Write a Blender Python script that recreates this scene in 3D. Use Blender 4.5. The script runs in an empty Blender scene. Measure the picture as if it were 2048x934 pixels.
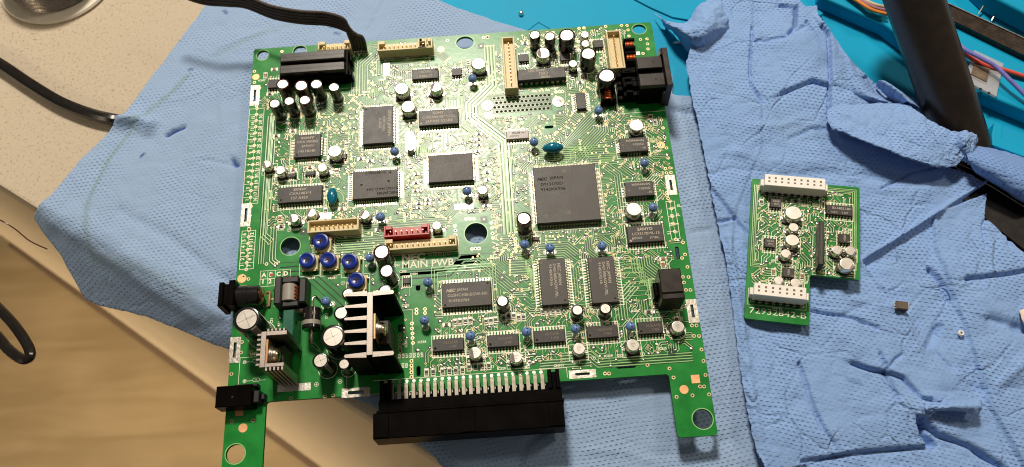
import bpy, math, random
import numpy as np
from mathutils import Vector, Matrix
random.seed(7); np.random.seed(7)
S = 0.001                                   # everything below is written in millimetres
C = bpy.context.scene.collection
PI = math.pi

# ---------------------------------------------------------------- camera
F, CX, CY, H = 1690.0, 1024.0, 467.0, 332.0
_n = np.array([52.0, 762.0, F]); _n /= np.linalg.norm(_n)
_v = np.array([-252.0, -3672.0, F]); _v /= np.linalg.norm(_v)
_v -= _n*np.dot(_n, _v); _v /= np.linalg.norm(_v)
R = np.stack([np.cross(_v, -_n), _v, -_n], 0)
cam_data = bpy.data.cameras.new('camera'); cam = bpy.data.objects.new('camera', cam_data); C.objects.link(cam)
cam_data.sensor_width = 36; cam_data.lens = F*36/2048; cam_data.clip_start = 0.01; cam_data.clip_end = 20
m = Matrix.Identity(4)
for i in range(3):
    m[i][0] = R[i][0]; m[i][1] = -R[i][1]; m[i][2] = -R[i][2]
m[2][3] = H*S
cam.matrix_world = m
cam_data.dof.use_dof = True; cam_data.dof.focus_distance = 0.345; cam_data.dof.aperture_fstop = 15.0
bpy.context.scene.camera = cam
# ---------------------------------------------------------------- world and lamps
sc = bpy.context.scene
w = bpy.data.worlds.new('World'); sc.world = w; w.use_nodes = True
w.node_tree.nodes['Background'].inputs[0].default_value = (1.0, 0.90, 0.78, 1)
w.node_tree.nodes['Background'].inputs[1].default_value = 0.11
def area(name, loc, target, sx, sy, power, col):
    l = bpy.data.lights.new(name, 'AREA'); l.shape = 'RECTANGLE'; l.size = sx; l.size_y = sy; l.energy = power; l.color = col
    o = bpy.data.objects.new(name, l); C.objects.link(o); o.location = loc
    o.rotation_euler = (Vector(target)-Vector(loc)).to_track_quat('-Z', 'Y').to_euler()
    return o
area('ceiling_lamp', (-0.10, 0.86, 1.10), (0, 0.17, 0), 0.20, 0.15, 18.2, (1.0, 0.91, 0.78))
area('kitchen_lamp', (0.85, 0.55, 1.15), (0, 0.15, 0), 0.18, 0.18, 3.6, (1.0, 0.84, 0.66))
area('room_lamp', (-1.4, -0.7, 0.9), (-0.45, 0.3, -0.9), 0.3, 0.3, 3.4, (1.0, 0.83, 0.60)).data.spread = math.radians(46)  # added fill for floor and cupboard, spread narrowed to miss the towel drape
sc.cycles.filter_width = 1.05
sc.view_settings.view_transform = 'Standard'; sc.view_settings.look = 'None'
sc.view_settings.exposure = 0.0; sc.view_settings.gamma = 1.0; sc.view_settings.use_curve_mapping = False

# ---------------------------------------------------------------- geometry helpers
def ray(px, py): return R @ np.array([px-CX, py-CY, F])
def at(px, py, z=0.0):                      # picture point -> place on the level z (mm)
    d = ray(px, py); return np.array([0, 0, H]) + (z-H)/d[2]*d

class MB:
    def __init__(s): s.v = []; s.f = []; s.m = []; s.n = 0
    def add(s, vs, fs, mi=0):
        b = s.n; s.v.extend([tuple(float(a) for a in p) for p in vs]); s.n += len(vs)
        for f in fs: s.f.append([b+i for i in f]); s.m.append(mi)
        return s
    def cbox(s, cx, cy, sx, sy, z0, z1, ch=0, mi=0, taper=0, mt=None, bottom=True):
        hx, hy = sx/2, sy/2; vs = []
        def ring(a, z): vs.extend([(cx-hx+a, cy-hy+a, z), (cx+hx-a, cy-hy+a, z), (cx+hx-a, cy+hy-a, z), (cx-hx+a, cy+hy-a, z)])
        if taper:
            zm = z0+(z1-z0)*0.45; ring(taper, z0); ring(0, zm); ring(taper if not ch else taper*0.8, z1-ch)
        else: ring(0, z0); ring(0, z1-ch)
        if ch: ring(ch+taper, z1)
        k = len(vs)//4; fs = []
        for j in range(k-1):
            for i in range(4): fs.append([4*j+i, 4*j+(i+1) % 4, 4*j+4+(i+1) % 4, 4*j+4+i])
        if bottom: fs.append([3, 2, 1, 0])
        s.add(vs, fs, mi); b = s.n-4; s.f.append([b, b+1, b+2, b+3]); s.m.append(mi if mt is None else mt)
        return s
    def box(s, x0, x1, y0, y1, z0, z1, ch=0, mi=0, mt=None): return s.cbox((x0+x1)/2, (y0+y1)/2, abs(x1-x0), abs(y1-y0), z0, z1, ch, mi, 0, mt)
    def prism(s, poly, z0, z1, mi=0, mt=None):
        n = len(poly); vs = [(x, y, z0) for x, y in poly]+[(x, y, z1) for x, y in poly]
        s.add(vs, [[i, (i+1) % n, n+(i+1) % n, n+i] for i in range(n)], mi)
        b = s.n-2*n; s.f.append([b+n+i for i in range(n)]); s.m.append(mi if mt is None else mt)
        s.f.append([b+n-1-i for i in range(n)]); s.m.append(mi); return s
    def lathe(s, prof, n=24, c=(0, 0, 0), axis='z', mi=0, caps=True):
        vs = []; k = len(prof)
        for r, z in prof:
            for i in range(n):
                a = 2*PI*i/n; p = (r*math.cos(a), r*math.sin(a), z)
                if axis == 'x': p = (p[2], p[0], p[1])
                if axis == 'y': p = (p[1], p[2], p[0])
                vs.append((p[0]+c[0], p[1]+c[1], p[2]+c[2]))
        fs = [[j*n+i, j*n+(i+1) % n, (j+1)*n+(i+1) % n, (j+1)*n+i] for j in range(k-1) for i in range(n)]
        if caps: fs += [list(range(n-1, -1, -1)), [(k-1)*n+i for i in range(n)]]
        return s.add(vs, fs, mi)
    def tube(s, path, r, n=10, mi=0, flat=None):
        P = [np.array(p, float) for p in path]; vs = []; k = len(P); up = None
        for j in range(k):
            t = P[min(j+1, k-1)]-P[max(j-1, 0)]; t = t/(np.linalg.norm(t)+1e-9)
            if up is None:
                up = np.array([0, 0, 1.0]) if abs(t[2]) < .9 else np.array([1.0, 0, 0])
            a = np.cross(t, up); a /= np.linalg.norm(a)+1e-9; b = np.cross(a, t); up = b
            rr = r[j] if isinstance(r, (list, tuple, np.ndarray)) else r
            for i in range(n):
                q = 2*PI*i/n; vs.append(P[j]+rr*(math.cos(q)*a+math.sin(q)*b*(flat or 1)))
        fs = [[j*n+i, j*n+(i+1) % n, (j+1)*n+(i+1) % n, (j+1)*n+i] for j in range(k-1) for i in range(n)]
        fs += [list(range(n-1, -1, -1)), [(k-1)*n+i for i in range(n)]]
        return s.add(vs, fs, mi)
    def strip(s, pts, wd, z, hump=0, mi=0):
        P = [np.array(p[:2], float) for p in pts]; k = len(P); vs = []
        for j in range(k):
            d0 = P[j]-P[j-1] if j else P[1]-P[0]; d1 = P[j+1]-P[j] if j < k-1 else d0
            d0 = d0/(np.linalg.norm(d0)+1e-9); d1 = d1/(np.linalg.norm(d1)+1e-9)
            nn = np.array([-d0[1]-d1[1], d0[0]+d1[0]]); l = np.dot(nn, nn)
            nn = nn*2/max(l, 1.0)*wd/2
            a = P[j]+nn; b = P[j]-nn
            if hump: vs += [(a[0], a[1], z), (P[j][0], P[j][1], z+hump), (b[0], b[1], z)]
            else: vs += [(a[0], a[1], z), (b[0], b[1], z)]
        q = 3 if hump else 2; fs = []
        for j in range(k-1):
            for e in range(q-1): fs.append([q*j+e, q*j+e+1, q*(j+1)+e+1, q*(j+1)+e])
        return s.add(vs, fs, mi)
    def disc(s, cx, cy, r, z, n=12, mi=0, dome=0):
        vs = [(cx+r*math.cos(2*PI*i/n), cy+r*math.sin(2*PI*i/n), z) for i in range(n)]
        if dome:
            vs += [(cx+.6*r*math.cos(2*PI*i/n), cy+.6*r*math.sin(2*PI*i/n), z+dome*.75) for i in range(n)]+[(cx, cy, z+dome)]
            return s.add(vs, [[i, (i+1) % n, n+(i+1) % n, n+i] for i in range(n)]+[[n+i, n+(i+1) % n, 2*n] for i in range(n)], mi)
        return s.add(vs, [list(range(n))], mi)
    def ring(s, cx, cy, r0, r1, z, n=16, mi=0, sy=1):
        vs = [(cx+r*math.cos(2*PI*i/n), cy+sy*r*math.sin(2*PI*i/n), z) for r in (r0, r1) for i in range(n)]
        return s.add(vs, [[n+i, n+(i+1) % n, (i+1) % n, i] for i in range(n)], mi)
    def rect(s, x0, y0, x1, y1, w, z, mi=0):          # outline
        s.quad(x0, y0, x1, y0+w, z, mi); s.quad(x0, y1-w, x1, y1, z, mi); s.quad(x0, y0+w, x0+w, y1-w, z, mi); s.quad(x1-w, y0+w, x1, y1-w, z, mi); return s
    def quad(s, x0, y0, x1, y1, z, mi=0): return s.add([(x0, y0, z), (x1, y0, z), (x1, y1, z), (x0, y1, z)], [[0, 1, 2, 3]], mi)
    def build(s, name, mats, parent=None, loc=(0, 0, 0), rz=0, smooth=35, kind=None):
        me = bpy.data.meshes.new(name)
        me.from_pydata([(x*S, y*S, z*S) for x, y, z in s.v], [], s.f)
        if not isinstance(mats, (list, tuple)): mats = [mats]
        for mm in mats: me.materials.append(mm)
        if len(mats) > 1: me.polygons.foreach_set('material_index', s.m)
        me.update()
        if smooth:
            me.polygons.foreach_set('use_smooth', [True]*len(me.polygons)); me.set_sharp_from_angle(angle=math.radians(smooth))
        o = bpy.data.objects.new(name, me); C.objects.link(o)
        o.location = [a*S for a in loc]; o.rotation_euler[2] = rz
        if parent: o.parent = parent
        if kind: o['kind'] = kind
        return o
def inst(src, parent, loc, rz=0, scale=None):            # a copy of a part with its sub-parts, mesh data shared
    c = src.copy(); C.objects.link(c); c.parent = parent; c.location = [a*S for a in loc]; c.rotation_euler[2] = rz
    for ch in src.children:
        g = ch.copy(); C.objects.link(g); g.parent = c
    return c
def empty(name, loc, rot=(0, 0, 0), parent=None):
    o = bpy.data.objects.new(name, None); C.objects.link(o); o.location = [a*S for a in loc]; o.rotation_euler = rot
    o.empty_display_size = .01
    if parent: o.parent = parent
    return o
def tag(o, label=None, cat=None, group=None, kind=None):
    if label: o['label'] = label
    if cat: o['category'] = cat
    if group: o['group'] = group
    if kind: o['kind'] = kind
    return o

# ---------------------------------------------------------------- materials
def new_mat(name):
    mt = bpy.data.materials.new(name); mt.use_nodes = True; nt = mt.node_tree
    return mt, nt, nt.nodes['Principled BSDF']
def N(nt, typ, **kw):
    n = nt.nodes.new(typ)
    for k, v in kw.items():
        if k == 'op': n.operation = v
        elif k[0] == 'i' and k[1:].isdigit(): n.inputs[int(k[1:])].default_value = v
        else: setattr(n, k, v)
    return n
def mat(name, col, rough=.5, metal=0, var=.12, nscale=300, bump=0, bscale=2000, coat=0, trans=0, spec=.5, col2=None, alpha=1):
    mt, nt, b = new_mat(name); L = nt.links.new
    tc = N(nt, 'ShaderNodeTexCoord'); no = N(nt, 'ShaderNodeTexNoise'); no.inputs['Scale'].default_value = nscale; no.inputs['Detail'].default_value = 4
    L(tc.outputs['Object'], no.inputs['Vector'])
    mx = N(nt, 'ShaderNodeMix', data_type='RGBA'); r = N(nt, 'ShaderNodeMapRange'); r.inputs[1].default_value = .3; r.inputs[2].default_value = .7
    L(no.outputs[0], r.inputs[0]); L(r.outputs[0], mx.inputs[0])
    c2 = col2 or tuple(min(1, c*(1+var)) for c in col); c1 = tuple(c*(1-var) for c in col) if not col2 else col
    mx.inputs[6].default_value = (*c1, 1); mx.inputs[7].default_value = (*c2, 1); L(mx.outputs[2], b.inputs['Base Color'])
    b.inputs['Roughness'].default_value = rough; b.inputs['Metallic'].default_value = metal; b.inputs['IOR'].default_value = 1.45 if spec > 0 else 1.12
    b.inputs['Coat Weight'].default_value = coat; b.inputs['Coat Roughness'].default_value = .08
    b.inputs['Specular IOR Level'].default_value = spec or .5
    if trans: b.inputs['Transmission Weight'].default_value = trans
    if alpha < 1: b.inputs['Alpha'].default_value = alpha
    rr = N(nt, 'ShaderNodeMapRange'); rr.inputs[3].default_value = max(0, rough-.07); rr.inputs[4].default_value = min(1, rough+.09)
    L(no.outputs[0], rr.inputs[0]); L(rr.outputs[0], b.inputs['Roughness'])
    if bump:
        n2 = N(nt, 'ShaderNodeTexNoise'); n2.inputs['Scale'].default_value = bscale; L(tc.outputs['Object'], n2.inputs['Vector'])
        bp = N(nt, 'ShaderNodeBump'); bp.inputs['Strength'].default_value = bump; bp.inputs['Distance'].default_value = .0002
        L(n2.outputs[0], bp.inputs['Height']); L(bp.outputs[0], b.inputs['Normal'])
    return mt
M = {}
M['mask'] = mat('green_solder_mask', (.010, .215, .030), .27, var=.18, nscale=120, bump=.10, bscale=420, coat=.0)
M['trace'] = mat('masked_copper_trace', (.30, .54, .21), .26, var=.2, nscale=200, coat=.0)
M['gap'] = mat('bare_laminate_green', (.001, .030, .007), .32, var=.2)
M['board_edge'] = mat('laminate_edge', (.02, .16, .035), .6)
M['silk'] = mat('silkscreen_ink', (.88, .87, .66), .6, var=.05)
M['solder'] = mat('solder', (.80, .78, .70), .30, 1, var=.12, nscale=900, bump=.3, bscale=1500)
M['tin'] = mat('tinned_pad', (.56, .52, .45), .36, 1, var=.2, nscale=500, bump=.5, bscale=700)
M['copper'] = mat('bare_copper', (.80, .42, .20), .42, .6, var=.12)
M['gold'] = mat('gold_plate', (.80, .55, .25), .3, 1)
M['viaring'] = mat('gold_via', (.56, .46, .27), .4, .8, var=.3, nscale=900)
M['hole'] = mat('via_hole', (.02, .012, .008), .8)
M['epoxy'] = mat('chip_epoxy', (.017, .013, .010), .42, var=.2, nscale=250, bump=.25, bscale=4000)
M['epoxy_sheen'] = mat('chip_epoxy_matt', (.036, .029, .022), .44, var=.2, nscale=180, bump=.35, bscale=3500)  # lighter base colour stands in for the lamp reflecting off these chips
M['epoxy_grey'] = mat('grey_chip_epoxy', (.26, .215, .19), .35, var=.15)  # pale base colour is a reflection painted onto a dark chip
M['chipmark'] = mat('chip_print', (.42, .36, .28), .55)
M['chipmark_faint'] = mat('chip_print_faint', (.14, .105, .075), .55)
M['chipmark_dark'] = mat('chip_print_dark', (.006, .005, .004), .8)
M['lead'] = mat('tinned_lead', (.44, .39, .31), .30, 1, var=.1)
M['can'] = mat('aluminium_can', (.80, .76, .68), .25, 1, var=.06, nscale=200)
M['cantop'] = mat('aluminium_top', (.50, .46, .41), .38, .9, var=.06)
M['canprint'] = mat('can_print', (.16, .12, .11), .5)
M['sleeve'] = mat('black_sleeve', (.010, .008, .008), .18, var=.2, coat=.4)
M['sleeve_brown'] = mat('brown_sleeve', (.035, .008, .007), .16, var=.2, coat=.4)
M['sleeveprint'] = mat('sleeve_print', (.22, .19, .15), .5)
M['base'] = mat('black_base_plastic', (.012, .011, .011), .45)
M['opening'] = mat('contact_opening', (.16, .10, .05), .5)
M['plastic'] = mat('black_plastic', (.0025, .0018, .0014), .30, spec=.0, var=.2, nscale=150)
M['plastic_brown'] = mat('dark_plastic_lid', (.017, .011, .008), .30, var=.12, bump=.2)
M['cream'] = mat('cream_nylon', (.64, .53, .28), .42, var=.06)
M['white_nylon'] = mat('white_nylon', (.84, .80, .74), .42, var=.05)
M['red'] = mat('red_nylon', (.42, .012, .010), .35, var=.15)
M['bead'] = mat('blue_lacquer', (.14, .24, .50), .30, var=.15, nscale=600, coat=.3)
M['teal'] = mat('teal_lacquer', (.0, .15, .25), .2, var=.1, coat=.6)
M['trim'] = mat('blue_trimmer', (.005, .022, .24), .28, var=.15, coat=.1)
M['alu'] = mat('aluminium', (.36, .31, .275), .42, .85, var=.06, bump=.15)
M['alu_dark'] = mat('black_anodised', (.003, .0025, .002), .4, spec=.0)
M['alu_side'] = mat('aluminium_side', (.40, .36, .31), .38, 1, var=.15)
M['winding'] = mat('copper_winding', (.70, .16, .05), .28, .7, var=.2)
M['brass'] = mat('brass_screw', (.66, .55, .33), .22, 1, var=.1)
M['bronze'] = mat('copper_tab', (.50, .28, .14), .35, .9)
M['green_film'] = mat('green_film_capacitor', (.006, .10, .055), .3, var=.1, coat=.3)
M['resistor'] = mat('resistor_body', (.02, .018, .016), .4)
M['ceramic'] = mat('ceramic_body', (.30, .11, .05), .5)
M['band'] = mat('grey_band', (.30, .27, .23), .45)
M['redink'] = mat('red_ink', (.5, .02, .02), .5)
# ---------------------------------------------------------------- text
def text_mesh(s, wd=None, ht=1.0, bold=0.0, shear=0, sp=1.0):
    cu = bpy.data.curves.new('t', 'FONT'); cu.body = s; cu.size = 1; cu.offset = bold; cu.shear = shear; cu.space_character = sp; cu.resolution_u = 2
    o = bpy.data.objects.new('t', cu); C.objects.link(o); bpy.context.view_layer.update()
    me = bpy.data.meshes.new_from_object(o.evaluated_get(bpy.context.evaluated_depsgraph_get()))
    bpy.data.objects.remove(o); bpy.data.curves.remove(cu)
    if len(me.vertices) == 0: return me
    a = np.zeros(len(me.vertices)*3); me.vertices.foreach_get('co', a); a = a.reshape(-1, 3)
    lo, hi = a.min(0), a.max(0); sy = ht/0.70; sx = wd/(hi[0]-lo[0]) if wd else sy
    a[:, 0] = (a[:, 0]-(lo[0]+hi[0])/2)*sx*S; a[:, 1] = (a[:, 1]-(lo[1]+hi[1])/2)*sy*S if '\n' not in s else (a[:, 1]-(lo[1]+hi[1])/2)*sy*S
    a[:, 2] = 0; me.vertices.foreach_set('co', a.ravel()); me.update(); return me
_tc = {}
def text(s, parent, x, y, z, ht, mt, wd=None, rz=0, bold=0.0, shear=0, name='marking'):
    k = (s, ht, wd, bold, shear, mt)
    if k not in _tc:
        me = text_mesh(s, wd, ht, bold, shear); me.name = name; me.materials.clear(); me.materials.append(M[mt]); _tc[k] = me
    o = bpy.data.objects.new(name, _tc[k]); C.objects.link(o); o.parent = parent
    o.location = (x*S, y*S, z*S); o.rotation_euler[2] = rz; return o
def text_join(items, name, mt, parent, z):               # many small silkscreen legends as one printed layer
    vs, fs = [], []; b = 0
    for it in items:
        s, x, y, ht = it[:4]; wd = it[4] if len(it) > 4 else None; rz = it[5] if len(it) > 5 else 0; bold = it[6] if len(it) > 6 else .01
        me = text_mesh(s, wd, ht, bold); c, sn = math.cos(rz), math.sin(rz)
        for v in me.vertices: vs.append((v.co.x*c/S-v.co.y*sn/S+x, v.co.x*sn/S+v.co.y*c/S+y, z))
        for p in me.polygons: fs.append([b+i for i in p.vertices])
        b += len(me.vertices); bpy.data.meshes.remove(me)
    mb = MB(); mb.add(vs, fs); return mb.build(name, M[mt], parent, smooth=0, kind='stuff')

# ---------------------------------------------------------------- frames: a board with its own axes
class Frame:
    def __init__(s, O, ang=0, tilt=0):      # tilt: rise per mm along the board's own x axis
        s.O = np.array(O, float); s.ang = ang; s.tilt = tilt
        ax = np.array([math.cos(ang)*math.cos(tilt), math.sin(ang)*math.cos(tilt), math.sin(tilt)])
        ay = np.array([-math.sin(ang), math.cos(ang), 0]); az = np.cross(ax, ay)
        s.A = np.stack([ax, ay, az], 0)
    def P(s, px, py, h=0.0):
        d = s.A @ ray(px, py); c = s.A @ (np.array([0, 0, H])-s.O); t = (h-c[2])/d[2]; q = c+t*d
        return q[0], q[1]
    def mm(s, px, py, r, h=0.0):            # picture length across -> mm
        a = s.P(px-r, py, h); b = s.P(px+r, py, h); return math.hypot(b[0]-a[0], b[1]-a[1])/2
    def root(s, name):
        o = empty(name, s.O); mtx = Matrix.Identity(4)
        for i in range(3):
            for j in range(3): mtx[j][i] = s.A[i][j]
        o.rotation_euler = mtx.to_euler(); return o

def board_slab(name, outline, holes, thick, parent, mats):
    cu = bpy.data.curves.new('b', 'CURVE'); cu.dimensions = '2D'; cu.fill_mode = 'BOTH'; cu.extrude = thick/2*S
    def sp(pts):
        q = cu.splines.new('POLY'); q.points.add(len(pts)-1)
        for i, p in enumerate(pts): q.points[i].co = (p[0]*S, p[1]*S, 0, 1)
        q.use_cyclic_u = True
    sp(outline)
    for h in holes: sp(h)
    o = bpy.data.objects.new('b', cu); C.objects.link(o); bpy.context.view_layer.update()
    me = bpy.data.meshes.new_from_object(o.evaluated_get(bpy.context.evaluated_depsgraph_get()))
    bpy.data.objects.remove(o); bpy.data.curves.remove(cu)
    me.name = name; me.materials.clear()
    for x in mats: me.materials.append(x)
    for v in me.vertices: v.co.z -= thick/2*S
    for p in me.polygons: p.material_index = 0 if abs(p.normal.z) > .5 else 1
    ob = bpy.data.objects.new(name, me); C.objects.link(ob); ob.parent = parent; return ob
def circ(x, y, rx, ry=None, n=28): return [(x+rx*math.cos(2*PI*i/n), y+(ry or rx)*math.sin(2*PI*i/n)) for i in range(n)]
def slot(x, y, w, h):
    r = min(w, h)/2; p = []
    for k, (sx, sy, a0) in enumerate([(1, 1, 0), (-1, 1, PI/2), (-1, -1, PI), (1, -1, 3*PI/2)]):
        for i in range(6):
            a = a0+i*PI/2/5; p.append((x+sx*(w/2-r)+r*math.cos(a), y+sy*(h/2-r)+r*math.sin(a)))
    return p
def rounded(poly, r=1.2, n=4):
    out = []; k = len(poly)
    for i in range(k):
        p = np.array(poly[i]); a = np.array(poly[i-1])-p; b = np.array(poly[(i+1) % k])-p
        a = a/np.linalg.norm(a); b = b/np.linalg.norm(b)
        for j in range(n+1):
            t = j/n; out.append(tuple(p+a*r*(1-t)**2+b*r*t**2))
    return out

# ---------------------------------------------------------------- track router
class Router:
    def __init__(s, x0, y0, x1, y1, res=.25):
        s.x0, s.y0, s.res = x0, y0, res; s.nx = int((x1-x0)/res); s.ny = int((y1-y0)/res)
        s.occ = np.zeros((s.nx, s.ny), bool); s.tracks = []; s.vias = []; s.dots = []
        s.block(0, 0, 0, 0)
    def idx(s, P):
        q = ((np.asarray(P)-(s.x0, s.y0))/s.res).astype(int); q[..., 0] = np.clip(q[..., 0], 0, s.nx-1); q[..., 1] = np.clip(q[..., 1], 0, s.ny-1); return q
    def block(s, ax, ay, bx, by):
        if ax == bx: return
        a = s.idx((min(ax, bx), min(ay, by))); b = s.idx((max(ax, bx), max(ay, by))); s.occ[a[0]:b[0]+1, a[1]:b[1]+1] = True
    def block_c(s, x, y, r):
        a = s.idx((x-r, y-r)); b = s.idx((x+r, y+r))
        for i in range(a[0], b[0]+1):
            for j in range(a[1], b[1]+1):
                if (s.x0+(i+.5)*s.res-x)**2+(s.y0+(j+.5)*s.res-y)**2 < r*r: s.occ[i, j] = True
    def border(s, m=1.2):
        k = int(m/s.res); s.occ[:k] = s.occ[-k:] = True; s.occ[:, :k] = s.occ[:, -k:] = True
    def free(s, x, y):
        q = s.idx((x, y)); return not s.occ[q[0], q[1]]
    def clear(s, x, y, r):
        a = s.idx((x-r, y-r)); b = s.idx((x+r, y+r)); return not s.occ[a[0]:b[0]+1, a[1]:b[1]+1].any()
    def offset(s, path, d):
        P = [np.array(p, float) for p in path]; out = []
        for j in range(len(P)):
            d0 = P[j]-P[j-1] if j else P[1]-P[0]; d1 = P[j+1]-P[j] if j < len(P)-1 else d0
            d0 = d0/(np.linalg.norm(d0)+1e-9); d1 = d1/(np.linalg.norm(d1)+1e-9)
            nn = np.array([-d0[1]-d1[1], d0[0]+d1[0]]); out.append(P[j]+nn*2/max(np.dot(nn, nn), 1)*d)
        return out
    def lay(s, path, wd=.40, force=False, minlen=2.0, ends=(0, 0), skip=0.5, gapw=.95):
        P = [np.array(p, float) for p in path]; pts = []; acc = []
        tot = 0
        for j in range(len(P)-1):
            L = np.linalg.norm(P[j+1]-P[j]); n = max(1, int(L/.2))
            for i in range(n): pts.append(P[j]+(P[j+1]-P[j])*i/n); acc.append((j, i/n, tot+L*i/n))
            tot += L
        pts.append(P[-1]); acc.append((len(P)-2, 1.0, tot)); pts = np.array(pts); q = s.idx(pts)
        if not force:
            bad = s.occ[q[:, 0], q[:, 1]].copy()
            for i in range(len(bad)):
                if acc[i][2] >= skip: break
                bad[i] = False
            w = np.flatnonzero(bad)
            if len(w):
                c = max(0, w[0]-3); j, f, l = acc[c]
                if l < minlen: return False
                P = P[:j+1]+[P[j]+(P[j+1]-P[j])*f]; pts = pts[:c+1]; q = q[:c+1]
        if len(P) > 1 and np.linalg.norm(P[-1]-P[-2]) < .05: P.pop()
        if len(P) < 2: return False
        for di in (-1, 0, 1):
            for dj in (-1, 0, 1):
                s.occ[np.clip(q[:, 0]+di, 0, s.nx-1), np.clip(q[:, 1]+dj, 0, s.ny-1)] = True
        s.tracks.append((P, wd, gapw))
        for e, p in ((ends[0], P[0]), (ends[1], P[-1])):
            if e == 1: s.vias.append((p[0], p[1]))
            if e == 2: s.dots.append((p[0], p[1], random.uniform(.4, .72)))
        return True
    def bundle(s, path, n, pitch=1.1, wd=.40, force=False, stag=0, ends=None, gapw=.95, **k):
        for i in range(n):
            p = s.offset(path, (i-(n-1)/2)*pitch)
            if stag:
                d = p[1]-p[0]; l = np.linalg.norm(d); p[0] = p[0]+d/l*min(l*.5, random.uniform(0, stag))
                d = p[-2]-p[-1]; l = np.linalg.norm(d); p[-1] = p[-1]+d/l*min(l*.5, random.uniform(0, stag))
            e = ends if ends is not None else (random.choice((0, 1, 1, 2)), random.choice((0, 1, 1, 2)))
            s.lay(p, wd, force, ends=e, gapw=gapw, **k)
    def wander(s, x, y, a, n=1, steps=4, seg=(1.5, 7), **k):
        path = [(x, y)]
        for i in range(steps):
            l = random.uniform(*seg); x += l*math.cos(a); y += l*math.sin(a); path.append((x, y)); a += random.choice((-1, 1))*PI/4
        s.bundle(path, n, **k)
    def emit(s, parent, zg=.02, zt=.035):
        g, t = MB(), MB()
        bt = MB()
        for P, wd, gw in s.tracks:
            g.strip(P, gw, zg)
            if wd > 1.2: bt.strip(P, wd, zt)
            else: t.strip(P, wd, zt, hump=.05)
        if bt.n: bt.build('broad_track', M['mask'], parent, smooth=0, kind='stuff')
        g.build('track_clearance', M['gap'], parent, smooth=0, kind='stuff'); t.build('copper_track', M['trace'], parent, smooth=80, kind='stuff')
        v = MB(); hl = MB()
        for x, y in s.vias: hl.disc(x, y, .66, zg-.003, 10)
        for x, y, r in s.dots: hl.disc(x, y, r+.28, zg-.006, 10)
        hl.build('pad_clearance', M['gap'], parent, smooth=0, kind='stuff')
        for x, y in s.vias: v.ring(x, y, .26, .46, .06, 10, 0); v.disc(x, y, .27, .065, 8, 1)
        v.build('via', [M['viaring'], M['hole']], parent, smooth=0, kind='stuff')
        d = MB()
        for x, y, r in s.dots: d.disc(x, y, r, .05, 9, 0, dome=.22)
        d.build('solder_dot', M['solder'], parent, smooth=80, kind='stuff')
def via_row(mb, x, y, r0=.36, r1=.78, z=.075): mb.ring(x, y, r0, r1, z, 12, 0); mb.disc(x, y, r0, z+.004, 10, 1)

# ---------------------------------------------------------------- component makers (all local to a board root)
def leads_mb(w, d, nt, ns, pitch, ll, h, lw, sides='tblr', js=False):
    mb = MB(); zt = h*.48; t = .16
    prof = [(0, zt), (ll*.25, zt), (ll*.45, .10), (ll, .10)] if not js else [(0, zt), (.35, zt), (.45, zt*.5), (.3, .1)]
    def one(px, py, dx, dy):
        nx, ny = -dy*lw/2, dx*lw/2; vs = []
        for a, z in prof:
            for sg in (1, -1): vs.append((px+dx*a+sg*nx, py+dy*a+sg*ny, z+t))
        for a, z in prof:
            for sg in (1, -1): vs.append((px+dx*a+sg*nx, py+dy*a+sg*ny, z-.02))
        k = len(prof); fs = []
        for j in range(k-1):
            fs += [[2*j, 2*j+1, 2*j+3, 2*j+2], [2*j, 2*j+2, 2*k+2*j+2, 2*k+2*j], [2*j+1, 2*k+2*j+1, 2*k+2*j+3, 2*j+3]]
        fs.append([2*k-2, 2*k-1, 4*k-1, 4*k-2]); mb.add(vs, fs)
    ends = []
    for i in range(nt):
        x = (i-(nt-1)/2)*pitch
        if 't' in sides: one(x, d/2-.05, 0, 1); ends.append((x, d/2+ll, PI/2))
        if 'b' in sides: one(x, -d/2+.05, 0, -1); ends.append((x, -d/2-ll, -PI/2))
    for i in range(ns):
        y = (i-(ns-1)/2)*pitch
        if 'r' in sides: one(w/2-.05, y, 1, 0); ends.append((w/2+ll, y, 0))
        if 'l' in sides: one(-w/2+.05, y, -1, 0); ends.append((-w/2-ll, y, PI))
    return mb, ends
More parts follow.
